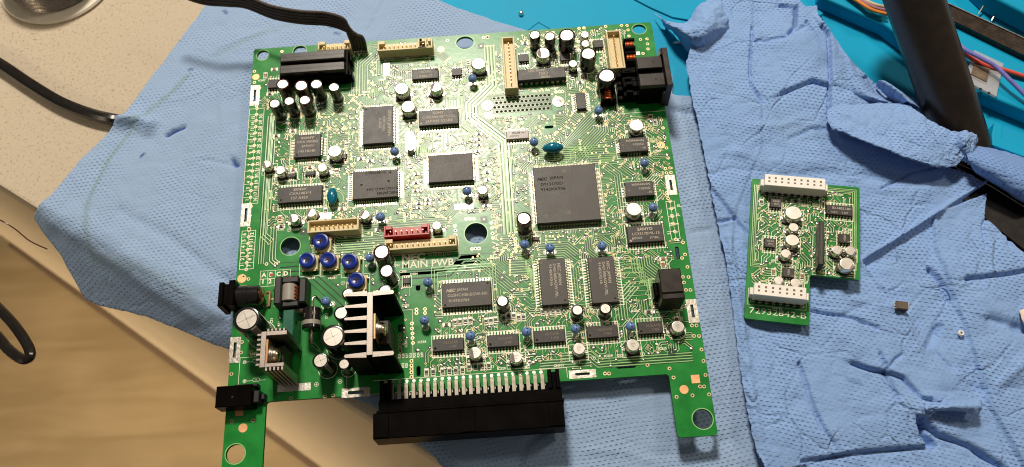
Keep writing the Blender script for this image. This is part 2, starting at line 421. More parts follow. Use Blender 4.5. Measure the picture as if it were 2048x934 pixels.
class Board:
    def __init__(s, fr, root, router): s.f, s.root, s.r = fr, root, router; s.silk = MB(); s.pads = MB(); s.leg = []; s.proto = {}
    def chip(s, px, py, w, d, h, nt=0, ns=0, pitch=1.27, ll=1.6, lw=None, marks=(), sides='tblr', rz=0, spots=(), outline=True, js=False, fan=.8, body='epoxy', silkpad=.5):
        x, y = s.f.P(px, py, h); mb = MB(); mb.cbox(0, 0, w, d, .12, h, ch=.12, taper=.18)
        o = mb.build('integrated_circuit', M[body], s.root, (x, y, 0), rz, smooth=0)
        lm, ends = leads_mb(w, d, nt, ns, pitch, ll, h, lw or pitch*.42, sides, js); lm.build('leads', M['lead'], o, smooth=0, kind='stuff')
        for mk in marks:
            st, mx, my, mw, mh = mk[:5]; e = dict(mk[5]) if len(mk) > 5 else {}
            text(st, o, mx, my, h+.012, mh, e.get('mt', 'chipmark'), wd=mw, rz=e.get('rz', 0), bold=e.get('bold', .012), shear=e.get('shear', 0))
        if spots:
            q = MB()
            for (sx, sy, sr, mi) in spots: q.ring(sx, sy, sr*.82, sr, h+.012, 18, 0); q.disc(sx, sy, sr*.82, h+.008, 18, mi)
            q.build('moulded_dimple', [M['chipmark_faint'], M['chipmark_dark'], M['chipmark_faint'], M['chipmark']], o, smooth=0)
        c, sn = math.cos(rz), math.sin(rz); ex = w/2+(ll if ns else 0); ey = d/2+(ll if nt else 0)
        for (a, b, an) in ends:
            X, Y = x+a*c-b*sn, y+a*sn+b*c; dx, dy = math.cos(an+rz), math.sin(an+rz); pw = (lw or pitch*.42)/2+.04
            if pitch >= 1: s.pads.add([(X-dx*.9-dy*pw, Y-dy*.9+dx*pw, .07), (X-dx*.9+dy*pw, Y-dy*.9-dx*pw, .07), (X+dx*.35+dy*pw, Y+dy*.35-dx*pw, .07), (X+dx*.35-dy*pw, Y+dy*.35+dx*pw, .07)], [[0, 1, 2, 3]])
            if s.r and random.random() < fan:
                L = random.uniform(.8, 2.2); p = [(X, Y), (X+dx*L, Y+dy*L)]
                t = an+rz+random.choice((-1, -1, 1, 0))*PI/4; l2 = random.uniform(1, 5); p.append((p[1][0]+l2*math.cos(t), p[1][1]+l2*math.sin(t)))
                if random.random() < .5: t = an+rz; l2 = random.uniform(1, 5); p.append((p[2][0]+l2*math.cos(t), p[2][1]+l2*math.sin(t)))
                s.r.lay(p, .30, minlen=.9, ends=(0, random.choice((1, 2, 2, 0, 0))), gapw=.66, skip=1.2)
        if s.r:
            if abs(sn) > .5: ex, ey = ey, ex
            s.later = getattr(s, 'later', []); s.later.append((x, y, ex, ey))
            if outline: s.silk.rect(x-ex-silkpad, y-ey-silkpad, x+ex+silkpad, y+ey+silkpad, .3, .09)
        return o
    def smdcap(s, px, py, r, h=5.6, top='half', rz=0, txt=None):
        rr = round(s.f.mm(px, py, r, h), 1); x, y = s.f.P(px, py, h); key = ('s', rr, h, top, txt)
        if key not in s.proto:
            mb = MB(); mb.lathe([(rr*.9, .9), (rr, 1.0), (rr, 1.5), (rr*.93, 1.65), (rr*.93, 1.9), (rr, 2.05), (rr, h-.3), (rr*.97, h-.1), (rr*.9, h), (rr*.86, h+.02)], 28)
            o = mb.build('aluminium_capacitor', M['can'], s.root, (x, y, 0), rz)
            b = MB(); q = rr+.15; k = rr*.35; b.prism([(-q, -q), (q, -q), (q, q-k), (q-k, q), (-q+k, q), (-q, q-k)], .1, 1.0); b.build('plastic_base', M['base'], o, smooth=0)
            l = MB(); l.box(rr-.2, rr+1.1, -.35, .35, .06, .35, mi=0); l.box(-rr-1.1, -rr+.2, -.35, .35, .06, .35); l.build('terminals', M['lead'], o, smooth=0, kind='stuff')
            t = MB(); t.disc(0, 0, rr*.88, h+.03, 24, 0)
            if top == 'half':
                a = [(rr*.84*math.cos(PI*.80+PI*.42*i/8), rr*.84*math.sin(PI*.80+PI*.42*i/8)) for i in range(9)]; t.prism(a, h+.03, h+.045, 1)
            elif top == 'big':
                a = [(rr*.86*math.cos(PI*.62+PI*.78*i/10), rr*.86*math.sin(PI*.62+PI*.78*i/10)) for i in range(11)]; t.prism(a, h+.03, h+.045, 1)
            t.build('printed_top', [M['cantop'], M['canprint']], o, smooth=0)
            if txt: text(txt, o, .15, 0, h+.05, .62 if '\n' in txt else rr*.4, 'canprint', bold=.01)
            s.proto[key] = o
        else: o = inst(s.proto[key], s.root, (x, y, 0), rz)
        sq = rr+.9; 
        if s.r: s.silk.ring(x, y, rr+1.2, rr+1.45, .088, 24) if random.random() < .3 else s.silk.rect(x-sq-.6, y-sq, x+sq+.6, y+sq, .26, .088); s.pads.quad(x-rr-1.5, y-.6, x-rr+.2, y+.6, .072); s.pads.quad(x+rr-.2, y-.6, x+rr+1.5, y+.6, .072)
        return o
    def cap(s, px, py, r, h, brown=False, stripe=0.5, lean=(0, 0)):
        rr = round(s.f.mm(px, py, r, h), 1); x, y = s.f.P(px, py, h); mt = 'sleeve_brown' if brown else 'sleeve'
        mb = MB(); mb.lathe([(rr*.95, .25), (rr, .4), (rr, 1.1), (rr*.94, 1.35), (rr*.94, 1.7), (rr, 1.95), (rr, h-.35), (rr*.98, h-.12), (rr*.92, h+.02), (rr*.76, h+.05), (rr*.75, h-.06)], 32)
        o = mb.build('electrolytic_capacitor', M[mt], s.root, (x, y, 0))
        t = MB(); t.disc(0, 0, rr*.76, h-.02, 28, 0)
        for a in (.4, .4+PI/2): ca, sa = math.cos(a)*rr*.66, math.sin(a)*rr*.66; t.strip([(-ca, -sa), (ca, sa)], rr*.06, h+.0, mi=1)
        t.build('vent_top', [M['cantop'], M['can']], o, smooth=0)
        g = MB(); n = 6; vs = []
        for z in (1.9, h-.4, h-.1, h+.06):
            q = rr*1.008 if z < h-.2 else (rr*.99 if z < h else rr*.9)
            for i in range(n+1): a = stripe+(i/n-.5)*.5; vs.append((q*math.cos(a), q*math.sin(a), z))
        g.add(vs, [[j*(n+1)+i, j*(n+1)+i+1, (j+1)*(n+1)+i+1, (j+1)*(n+1)+i] for j in range(3) for i in range(n)]); g.build('polarity_stripe', M['sleeveprint'], o, smooth=60)
        if s.r: s.silk.ring(x, y, rr+.4, rr+.68, .088, 36)
        return o
    def bead(s, px, py, r=9.5, z=4.4, rz=0):
        x, y = s.f.P(px, py, z)
        if 'bead' not in s.proto:
            mb = MB(); R0 = 2.05; mb.lathe([(R0*math.cos(t)*(1 if t > 0 else .96), 4.3+R0*1.08*math.sin(t)) for t in [(-1.45+i*2.9/12) for i in range(13)]], 20)
            o = mb.build('blue_filter_bead', M['bead'], s.root, (x, y, 0), rz, smooth=180)
            for sx in (-1, 1):
                w_ = MB(); w_.tube([(sx*1.5, 0, .05), (sx*1.5, 0, 1.5), (sx*1.1, 0, 3.2)], .27, 8); w_.build('lead', M['lead'], o)
            k = MB()
            for sx in (-.75, .6): k.lathe([(.28, 6.26), (.30, 6.38), (.2, 6.5)], 8, (sx, .35, 0))
            k.build('wire_end', M['hole'], o)
            s.proto['bead'] = o
        else: o = inst(s.proto['bead'], s.root, (x, y, 0), rz)
        c, sn = math.cos(rz), math.sin(rz)
        for sx in (-1, 1):
            X, Y = x+sx*1.5*c, y+sx*1.5*sn; s.pads.disc(X, Y, .85, .08, 14, 0)
        if s.r:
            s.silk.strip([(p[0]+x, p[1]+y) for p in [(a[0]*c-a[1]*sn, a[0]*sn+a[1]*c) for a in slot(0, 0, 5.6, 2.5)]], .26, .089)
        return o
    def chipres(s, px, py, rz=0, kind='resistor', l=2.0, wd=1.2, box=True):
        x, y = s.f.P(px, py); k = ('cr', kind, l, wd)
        if k not in s.proto:
            mb = MB(); mb.cbox(0, 0, l*.56, wd, .1, .55, .04, mi=0); mb.cbox(l*.39, 0, l*.22, wd*1.02, .08, .57, .05, mi=1); mb.cbox(-l*.39, 0, l*.22, wd*1.02, .08, .57, .05, mi=1)
            o = mb.build('chip_resistor' if kind == 'resistor' else 'ceramic_capacitor', [M[kind], M['lead']], s.root, (x, y, 0), rz, smooth=0); s.proto[k] = o
        else: o = inst(s.proto[k], s.root, (x, y, 0), rz)
        c, sn = abs(math.cos(rz)), abs(math.sin(rz)); ex, ey = (l/2+.7, wd/2+.35) if c > .5 else (wd/2+.35, l/2+.7)
        s.pads.quad(x-(l/2+.4 if c > .5 else wd/2), y-(wd/2 if c > .5 else l/2+.4), x+(l/2+.4 if c > .5 else wd/2), y+(wd/2 if c > .5 else l/2+.4), .071)
        if box and s.r: s.silk.rect(x-ex, y-ey, x+ex, y+ey, .24, .091)
        return o
    def header(s, px, py, L, D, h, n, mt, rz=0, pitch=2.0, z=None, low=False, socket=False, ears=True):
        x, y = s.f.P(px, py, h if z is None else z); o_ = MB(); t = .75
        if socket:
            o_.cbox(0, 0, L, D, .5, h, .15)
            o = o_.build('pin_socket', M[mt], s.root, (x, y, 0), rz, smooth=0); q = MB()
            for i in range(n):
                X = (i-(n-1)/2)*pitch
                q.cbox(X, .95, .85, .95, h+.003, h+.02, mi=0); q.cbox(X, -.75, .85, .8, h+.003, h+.02, mi=0)
            q.build('contact_openings', [M['opening']], o, smooth=0, kind='stuff')
            for sx in (-1, 1):
                e = MB(); e.cbox(sx*(L/2+.7), -.3, 1.4, D*.6, .5, h*.7, .2); e.build('end_lug', M[mt], o, smooth=0)
            k = MB()
            for i in range(n): k.cbox((i-(n-1)/2)*pitch, -D/2-.5, 1.2, 1.1, .15, 1.3, .1)
            k.build('solder_tails', M['base'], o, smooth=0, kind='stuff')
        else:
            fz = h*.55
            o_.box(-L/2, L/2, -D/2, D/2, .2, fz)                               # floor block
            o_.box(-L/2, L/2, -D/2, -D/2+t, fz+.01, h, .1)                     # front wall
            for sx in (-1, 1): o_.box(sx*L/2, sx*(L/2-t), -D/2+t+.01, D/2, fz+.01, h, .1)
            if ears:
                for sx in (-1, 1): o_.box(sx*(L/2-t-.01), sx*(L/2-min(3.4, L*.3)), D/2-t*2.4, D/2, fz+.01, h, .1)
            else: o_.box(-L/2+t+.01, L/2-t-.01, D/2-t, D/2, fz+.01, h, .1)
            if not low:
                for i in range(n+1):
                    X = (i-n/2)*pitch
                    if abs(X) < L/2-1.2: o_.box(X-.22, X+.22, -D/2+t+.01, D/2-t*2.6, fz+.01, fz+.9, 0)
            o = o_.build('wire_header', M[mt], s.root, (x, y, 0), rz, smooth=0)
            pm = MB(); pm.cbox(0, 0, .5, .5, fz, h-.2, .08); p0 = None
            for i in range(n):
                X = (i-(n-1)/2)*pitch
                if p0 is None: p0 = pm.build('pin', M['gold'], o, (X, -.1, 0), smooth=0)
                else: inst(p0, o, (X, -.1, 0))
        c, sn = math.cos(rz), math.sin(rz); ex, ey = (L/2+.6, D/2+.6) if abs(c) > .5 else (D/2+.6, L/2+.6)
        if s.r: s.silk.rect(x-ex, y-ey, x+ex, y+ey, .28, .09)
        return o
    def label(s, t, px, py, ht=1.1, wd=None, rz=0, bold=.015):
        x, y = s.f.P(px, py); s.leg.append((t, x, y, ht, wd, rz, bold+.012))
    def plus(s, px, py, r=.9):
        x, y = s.f.P(px, py); s.silk.ring(x, y, r-.17, r, .088, 18); s.silk.quad(x-r*.55, y-.08, x+r*.55, y+.08, .089); s.silk.quad(x-.08, y-r*.55, x+.08, y+r*.55, .092)
    def finish(s):
        s.silk.build('silkscreen_lines', M['silk'], s.root, smooth=0, kind='stuff')
        s.pads.build('solder_pads', M['solder'], s.root, smooth=0, kind='stuff')
        if s.leg: text_join(s.leg, 'silkscreen_text', 'silk', s.root, .093)
        if s.r: s.r.emit(s.root)
# ================================================================ MAIN BOARD
OX, OY = -22.0, 158.0
fm = Frame((OX, OY, 0)); root = fm.root('circuit_board')
tag(root, 'large green circuit board covered with chips and capacitors, lying on the blue paper towel', 'circuit board')
X0, X1, YT, YB = -118.3-OX, 74.2-OX, 256.9-OY, 84.0-OY
LX, RX, LYB, RYB = -102.4-OX, 58.6-OX, 50-OY, 58.8-OY
outline = rounded([(X0, YT), (X0, LYB), (LX, LYB), (LX, YB), (RX, YB), (RX, RYB), (X1, RYB), (X1, YT)], 1.6)
holes = []; hc = []
for px, py, r in [(526, 111, 11.5), (600, 103, 13), (581, 493, 19), (952, 467, 22.5), (471, 908, 19), (1405, 838, 20)]:
    x, y = fm.P(px, py, -.3); q = fm.mm(px, py, r); holes.append(circ(x, y, q)); hc.append((x, y, q, q))
for px, py, rx, ry in [(930, 86, 17.5, 13.2), (1278, 59, 13.5, 10)]:
    x, y = fm.P(px, py, -.3); q = fm.mm(px, py, rx); holes.append(circ(x, y, q, ry/rx*q*1.14)); hc.append((x, y, q, q))
slots = []
for px, py, w_, h_ in [(1252, 732, 8.0, 1.9), (837, 742, 1.7, 4.2), (836, 572, 2.0, 4.3), (1021, 404, 1.6, 3.6), (1098, 254, 4.0, 1.5), (1355, 506, 1.6, 6.0), (510, 191, 1.2, 6.6),
                       (492, 430, 1.2, 6.6), (470, 700, 1.2, 6.4), (712, 785, 6.4, 1.4), (1165, 748, 5.8, 1.0), (1342, 370, 1.1, 5.2), (1385, 622, 1.2, 5.6)]:
    x, y = fm.P(px, py); slots.append((x, y, w_, h_)); holes.append(slot(x, y, w_, h_))
board_slab('printed_board', outline, holes, 1.6, root, [M['mask'], M['board_edge']])
rt = Router(X0, YB, X1, YT); B = Board(fm, root, rt)
P = fm.P
rt.border(1.0)
for x, y, a, b in hc: rt.block_c(x, y, a+2.2)
for x, y, w_, h_ in slots: rt.block(x-w_/2-1.2, y-h_/2-1.2, x+w_/2+1.2, y+h_/2+1.2)
def blockpx(x0, y0, x1, y1): a = P(x0, y0); b = P(x1, y1); rt.block(a[0], a[1], b[0], b[1])
# plain copper areas without tracks
for q in [(505, 95, 556, 150), (860, 75, 985, 118), (1250, 50, 1300, 100), (535, 455, 618, 540), (905, 428, 992, 505), (775, 500, 925, 545), (1355, 230, 1440, 730), (455, 740, 800, 815), (1205, 735, 1440, 760),
          (440, 560, 530, 800), (820, 540, 870, 690), (1130, 742, 1440, 790), (478, 230, 528, 545), (520, 540, 590, 570), (1305, 110, 1370, 330), (1320, 400, 1362, 480), (590, 610, 800, 800)]: blockpx(*q)
# mounting hole rims
for i, (x, y, a, b) in enumerate(hc):
    rim = MB(); rim.ring(0, 0, a+.05, a+.42, .03, 36, sy=1 if i < 6 else .87); rim.build('hole_rim', M['trace'], root, (x, y, 0), smooth=0)

# ---- chips
D = 'chipmark_dark'; FN = 'chipmark_faint'; up = {'rz': PI}; dn = {'rz': -PI/2}
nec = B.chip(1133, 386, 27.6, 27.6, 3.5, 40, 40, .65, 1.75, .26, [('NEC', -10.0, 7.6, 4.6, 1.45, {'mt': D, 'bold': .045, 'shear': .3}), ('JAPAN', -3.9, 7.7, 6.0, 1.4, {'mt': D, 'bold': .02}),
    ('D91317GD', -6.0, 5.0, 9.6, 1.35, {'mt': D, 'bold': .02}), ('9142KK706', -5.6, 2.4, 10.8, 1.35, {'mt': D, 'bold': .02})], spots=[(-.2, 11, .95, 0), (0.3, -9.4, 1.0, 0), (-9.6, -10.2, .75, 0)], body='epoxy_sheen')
B.chip(756, 249, 14, 20, 2.8, 16, 24, .8, 1.9, .34, [('SONY JAPAN', 5.0, .6, 13.5, 1.5, dn), ('CXD1167Q', 2.6, .4, 7.6, 1.1, dn), ('1L38ZF', 1.0, .6, 5.4, 1.1, dn)], spots=[(-5.5, 8.6, .5, 1), (-.6, 6.6, .75, 2), (-.6, -5.6, .75, 2)])
B.chip(850, 147, 12.6, 6.0, 2.1, 10, 0, 1.24, 1.3, .5, [('LC7881M', -.3, -1.4, 7.2, 1.2, up), ('1AZ70', .2, 1.1, 4.6, 1.1, up)], spots=[(5.3, 1.8, .5, 1)])
B.chip(913, 143, 4.9, 4.4, 1.9, 4, 0, 1.27, 1.4, .5, [('4558', 0, .5, 2.6, .7, {'rz': PI, 'mt': FN}), ('JRC', 0, -.7, 2.2, .7, {'rz': PI, 'mt': FN})])
B.chip(877, 234, 18.3, 8.4, 2.5, 14, 0, 1.27, 1.7, .5, [('SONY', 0, 2.4, 5.2, 1.25, {'bold': .04}), ('CXK5864BM-12L', .2, .2, 15.4, 1.25), ('JAPAN 025BE', .2, -2.2, 12.6, 1.35)], spots=[(-8.0, -2.9, .6, 3)])
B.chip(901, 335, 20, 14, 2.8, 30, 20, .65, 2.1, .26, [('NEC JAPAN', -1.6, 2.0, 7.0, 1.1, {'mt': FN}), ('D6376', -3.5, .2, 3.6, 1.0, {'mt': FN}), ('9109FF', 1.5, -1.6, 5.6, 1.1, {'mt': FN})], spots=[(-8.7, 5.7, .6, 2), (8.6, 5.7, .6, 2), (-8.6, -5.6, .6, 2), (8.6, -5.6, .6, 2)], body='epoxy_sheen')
B.chip(615, 291, 12, 12, 2.5, 12, 12, .8, 2.1, .35, [('SONY', 0, 4.1, 6.2, 1.1, {'bold': .04}), ('CXA1082BQ', 0, 2.0, 9.6, 1.2), ('JAPAN', 0, -.3, 5.4, 1.15), ('143 HD4K', 0, -2.8, 7.8, 1.2)], spots=[(-4.6, -4.6, .6, 1)])
B.chip(600, 388, 19.6, 8.0, 2.5, 15, 0, 1.27, 1.7, .52, [('SONY', 0, 2.4, 6.0, 1.1, {'bold': .04}), ('CXA1081M', 0, .4, 9.4, 1.25), ('137 A42V', 0, -1.8, 7.6, 1.25)], spots=[(-8.4, -2.4, .65, 1)])
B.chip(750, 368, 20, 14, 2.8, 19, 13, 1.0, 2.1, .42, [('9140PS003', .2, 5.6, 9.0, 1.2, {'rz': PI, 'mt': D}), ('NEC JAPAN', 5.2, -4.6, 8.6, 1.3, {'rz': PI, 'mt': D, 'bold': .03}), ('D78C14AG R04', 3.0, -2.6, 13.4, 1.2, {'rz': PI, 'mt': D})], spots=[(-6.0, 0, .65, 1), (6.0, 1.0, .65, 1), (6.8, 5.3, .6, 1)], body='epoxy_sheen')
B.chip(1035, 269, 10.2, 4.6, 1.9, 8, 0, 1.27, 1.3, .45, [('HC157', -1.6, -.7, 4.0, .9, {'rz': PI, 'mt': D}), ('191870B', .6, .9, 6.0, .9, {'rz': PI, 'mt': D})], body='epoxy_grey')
for px, py, a in [(1047, 115, 'JRC'), (1130, 113, 'JRC'), (1196, 87, 'JRC')]:
    B.chip(px, py, 4.9, 4.5, 1.9, 4, 0, 1.27, 1.4, .5, [(a, .1, .1, 2.4, .7, {'rz': PI, 'mt': FN})])
B.chip(546, 167, 5.0, 5.0, 1.9, 4, 0, 1.27, 1.4, .5)
B.chip(1162, 201, 4.6, 9.0, 2.0, 0, 8, 1.2, 1.4, .5)
B.chip(1267, 289, 12.6, 7.4, 2.9, 5, 4, 1.27, .9, .6, [('M5M4464AJ', .9, 1.9, 8.0, 1.05), ('10225D', 2.4, 0, 4.8, 1.05), ('-10', 4.2, -1.9, 2.2, 1.0)], spots=[(-4.6, 0, .5, 2)])
B.chip(1279, 377, 12.6, 7.4, 2.9, 5, 4, 1.27, .9, .6, [('M5M4464AJ', .9, 1.9, 8.0, 1.05), ('10225D', 2.4, 0, 4.8, 1.05), ('-10', 4.2, -1.9, 2.2, 1.0)], spots=[(-4.6, -.6, .5, 2)])
B.chip(1291, 467, 15.6, 8.0, 2.5, 12, 0, 1.27, 1.7, .5, [('SANYO', 0, 2.2, 6.6, 1.3, {'bold': .04}), ('LC3517BML-15', .2, .1, 11.6, 1.2), ('JAPAN', -3.9, -2.0, 4.4, 1.1), ('1MAL', 3.7, -2.0, 4.0, 1.1)], spots=[(-6.6, -2.9, .6, 3)])
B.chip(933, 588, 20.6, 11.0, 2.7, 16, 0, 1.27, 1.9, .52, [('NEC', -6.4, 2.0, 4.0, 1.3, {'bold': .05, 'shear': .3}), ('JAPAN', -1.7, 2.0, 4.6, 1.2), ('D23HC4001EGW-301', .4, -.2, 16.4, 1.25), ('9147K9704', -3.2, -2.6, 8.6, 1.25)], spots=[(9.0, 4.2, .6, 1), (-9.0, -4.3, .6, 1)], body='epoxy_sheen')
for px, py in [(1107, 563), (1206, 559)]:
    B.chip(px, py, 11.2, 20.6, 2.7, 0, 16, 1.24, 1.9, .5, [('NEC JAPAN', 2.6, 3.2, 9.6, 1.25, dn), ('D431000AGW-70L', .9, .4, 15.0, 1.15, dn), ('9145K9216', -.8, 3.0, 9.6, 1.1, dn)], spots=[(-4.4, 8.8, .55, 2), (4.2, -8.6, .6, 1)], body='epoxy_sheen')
for i, (px, py) in enumerate([(896, 689), (1006, 681), (1099, 672), (1205, 663), (1301, 655)]):
    n = 10 if i < 4 else 8
    B.chip(px, py, 12.8 if i < 4 else 10.3, 5.4, 2.0, n, 0, 1.27, 1.6, .5, [('ALS244B', 1.0, .9, 5.8, 1.15, {'mt': FN} if i else {'mt': FN}), ('1/8E', 2.2, -.9, 3.0, 1.0, {'mt': FN})], spots=[(-5.2 if i < 4 else -3.9, -1.3, .8, 1)])
# dual in line chip with its wide bent pins
x, y = P(1083, 147, 4.2); mb = MB(); mb.cbox(0, 0, 22.6, 6.4, .5, 4.2, .15, taper=.3)
dip = mb.build('integrated_circuit', M['epoxy'], root, (x, y, 0), .01, smooth=0)
pm = MB(); pm.cbox(0, -.15, 1.3, .35, 1.6, 2.6, .04); pm.cbox(0, -.42, 1.3, .22, .5, 2.45, .04); pm.cbox(0, -.42, .6, .2, -.5, .49); p0 = None
for i in range(9):
    for sg in (1, -1):
        lx = (i-4)*2.45
        if p0 is None: p0 = pm.build('pin', M['lead'], dip, (lx, -3.2*sg, 0), 0 if sg > 0 else PI, smooth=0)
        else: inst(p0, dip, (lx, -3.2*sg, 0), 0 if sg > 0 else PI)
for st, mx, my, mw in [('OKI', 1.0, .1, 4.0), ('M5205', 1.6, -1.9, 4.4), ('JAPAN 1812', -2.0, 2.1, 8.2)]: text(st, dip, mx, my, 4.215, 1.25 if st != 'OKI' else 1.5, 'chipmark', wd=mw, rz=PI, bold=.02)
q = MB()
for sx, sy in [(-8.4, -.9), (8.6, 1.2)]: q.ring(sx, sy, .8, .95, 4.215, 18, 0)
q.ring(11.2, 0, .9, 1.1, 4.214, 16, 0); q.build('moulded_dimple', M['chipmark_faint'], dip, smooth=0)
B.later.append((x, y, 12, 5)); B.silk.rect(x-12, y-5, x+12, y+5, .17, .09)
for px, py, w_, h_ in [(1072, 477, 3.0, 1.9), (1168, 151, 2.8, 1.8), (813, 561, 3.2, 3.0), (582, 350, 4.4, 2.2), (620, 346, 4.4, 2.2), (700, 572, 2.6, 2.4), (1131, 135, 2.6, 1.8), (688, 312, 2.4, 3.0)]:
    B.chip(px, py, w_, h_, 1.3, 3, 0, .95, .8, .4, fan=.3)

# ---- silver cans
for px, py, r, top, rz in [(957, 127, 14, 'none', .1), (803, 177, 14, 'none', 0), (871, 174, 11.5, 'big', -.4), (816, 213, 14, 'none', 0), (669, 302, 14, 'none', 0), (1273, 250, 14.5, 'none', 0), (1268, 418, 15.5, 'none', .1),
                       (1086, 106, 13.5, 'big', 0), (1170, 69, 8.5, 'half', PI), (1171, 87, 8.5, 'half', PI), (1146, 127, 8.5, 'none', 0), (533, 328, 9, 'big', .3), (560, 340, 10, 'half', .2), (644, 335, 10, 'half', .2),
                       (587, 436, 10, 'big', .2), (622, 425, 10, 'big', -.5), (729, 429, 10, 'big', -.5), (873, 451, 9.5, 'half', 0), (965, 380, 9.8, 'none', 0),
                       (950, 705, 12.5, 'UL', .1), (1032, 714, 12.5, 'UL', .1), (1158, 697, 12.5, 'UL', .1), (1266, 690, 13, 'UL', .1), (1356, 653, 13, 'UL', .3)]:
    t = 'STX\nUL' if top == 'UL' else None
    B.smdcap(px, py, r, 5.4 if r > 10 else 5.0, 'big' if top == 'UL' and px < 1100 else ('none' if top == 'UL' else top), rz, t)
# ---- sleeved capacitors
for px, py, r, h, br in [(565, 168, 13, 11, 1), (602, 171, 14, 11, 1), (632, 168, 12, 10.5, 0), (667, 174, 11, 10, 0), (549, 207, 12, 11, 0), (578, 202, 11, 10.5, 0), (609, 200, 12, 11, 1),
                         (1070, 69, 11, 9.5, 0), (1100, 72, 11, 9.5, 0), (1134, 70, 16.5, 10, 0), (1177, 107, 16, 10, 0), (1214, 151, 18, 12, 0), (1048, 437, 15, 10, 1), (1005, 602, 13, 8, 0), (1155, 620, 12.5, 7, 0),
                         (1211, 617, 12.5, 7, 0), (763, 504, 17, 11, 1), (773, 542, 15, 11, 0), (770, 582, 14, 11, 0), (493, 638, 27, 20, 0), (666, 673, 25, 13, 0), (682, 626, 15, 12, 0), (696, 587, 12, 10, 0),
                         (641, 721, 17, 13, 0), (688, 728, 12, 9, 0)]:
    B.cap(px, py, r, h, br, stripe={493: -.9, 666: -.6, 1214: 2.4}.get(px, random.uniform(-2.2, -.6)))
# ---- blue beads on two legs
for px, py, rz in [(945, 157, 0), (1197, 221, 0), (1068, 284, -PI/2), (789, 303, 0), (1289, 326, -PI/2), (934, 382, 0), (1306, 415, -PI/2), (761, 434, 0), (1049, 489, -PI/2), (1100, 496, 0), (1204, 492, 0), (740, 516, -PI/2),
               (652, 603, .2), (856, 565, -PI/2), (849, 641, -PI/2), (941, 672, -PI/2), (1053, 664, -PI/2), (1151, 658, -PI/2), (1261, 653, -PI/2)]: B.bead(px, py, rz=rz)
# ---- teal lens capacitors
for px, py, a, b, rz, h in [(1106, 294, 4.7, 2.5, 0, 6.6), (664, 391, 4.2, 2.3, PI/2, 5.0)]:
    x, y = P(px, py, h*.75); mb = MB(); prof = [(math.cos(t), math.sin(t)) for t in [(-PI/2+.05+i*(PI-.1)/14) for i in range(15)]]; mb.lathe(prof, 24)
    mb.v = [(vx*a, vy*b*(1-.1*abs(vx)), h*.62+vz*h*.42) for vx, vy, vz in mb.v]; o = mb.build('teal_disc_capacitor', M['teal'], root, (x, y, 0), rz, smooth=180)
    for sx in (-1, 1): l = MB(); l.tube([(sx*2.4, 0, 0), (sx*2.2, 0, 2.5)], .3, 8); l.build('lead', M['lead'], o)
    B.silk.ring(x, y, 4.2, 4.4, .088, 30)
# ---- blue trimmers
for px, py, a in [(641, 481, 0), (614, 519, .9), (656, 518, .5), (699, 521, 1.3), (712, 559, 0)]:
    x, y = P(px, py, 4.8); mb = MB(); mb.cbox(.5, -.5, 7.0, 6.6, .2, 2.4, .25); o = mb.build('trimmer_potentiometer', M['cream'], root, (x, y, 0), smooth=0)
    d_ = MB(); d_.lathe([(3.3, 2.45), (3.5, 2.9), (3.5, 4.4), (3.3, 4.85), (2.6, 5.0), (2.2, 4.75), (.01, 4.75)], 28); d_.build('blue_rotor', M['trim'], o)
    c_ = MB(); c_.cbox(0, 0, 2.7, .65, 4.77, 4.81); c_.cbox(0, 0, .65, 2.7, 4.815, 4.84); c_.build('cross_slot', M['hole'], o, rz=a, smooth=0)
    g = MB(); g.cbox(-1.8, -3.95, 1.3, .5, .2, 2.2); g.cbox(2.6, -3.95, 1.3, .5, .2, 2.2); g.cbox(4.2, 2.0, .5, 1.3, .2, 2.2); g.build('terminals', M['brass'], o, smooth=0, kind='stuff')
    B.silk.rect(x-4.4, y-5.8, x+5.0, y+4.4, .2, .09)
# ---- wire headers
B.header(804, 89, 23.2, 5.6, 6.0, 9, 'cream'); B.header(850, 86, 6.9, 5.6, 6.0, 2, 'cream'); B.header(669, 91, 16.0, 5.6, 5.0, 6, 'cream')
B.header(1019, 124, 29.0, 6.0, 6.0, 12, 'cream', rz=PI/2-.0, ears=False, low=True); B.header(1231, 98, 21.5, 7.0, 6.6, 9, 'cream', rz=PI/2, ears=False, low=True)
B.header(666, 450, 22.0, 5.8, 5.6, 9, 'cream', ears=False, low=True); B.header(813, 460, 19.4, 5.2, 6.2, 7, 'red', pitch=2.3); B.header(841, 485, 30.6, 5.0, 5.2, 12, 'cream', pitch=2.3)

# ---- black module with two lids, top left
h = 10.0; a = P(561, 106, h); b = P(690, 98, h); c = P(562, 129, h); d = P(690, 139, h); x = (a[0]+b[0])/2; L = b[0]-a[0]
ya, yb, yc = P(626, 102, h)[1], P(626, 120, h)[1], P(626, 143.5, h)[1]
mb = MB(); mb.box(-L/2-.6, L/2+1.2, yc-ya-1.0, .8, .4, 7.4, .4); o = mb.build('sealed_black_module', M['plastic'], root, (x, ya, 0), .0, smooth=0)
for u0, u1 in ((0, yb-ya), (P(626, 126, h)[1]-ya, yc-ya)):
    m_ = (u0+u1)/2; l = MB(); l.box(-L/2, L/2, u1, u0, 7.41, 10, .45); k = l.build('lid', M['plastic_brown'], o, smooth=0)
    g = MB(); g.quad(-L/2+.6, m_-.06, L/2-.6, m_+.06, 10.012); g.build('seam', M['hole'], k, smooth=0)
t = MB(); t.box(L/2+1.25, L/2+2.6, yc-ya-.4, yc-ya+2.6, .4, 6.0, .3); t.box(L/2+1.25, L/2+2.4, -3.5, -.5, .4, 5.4, .3); t.build('side_clip', M['plastic'], o, smooth=0)
B.silk.rect(x-L/2-1.6, ya+yc-ya-3.5, x+L/2+4, ya+2.0, .17, .09)
blockpx(560, 95, 706, 180)

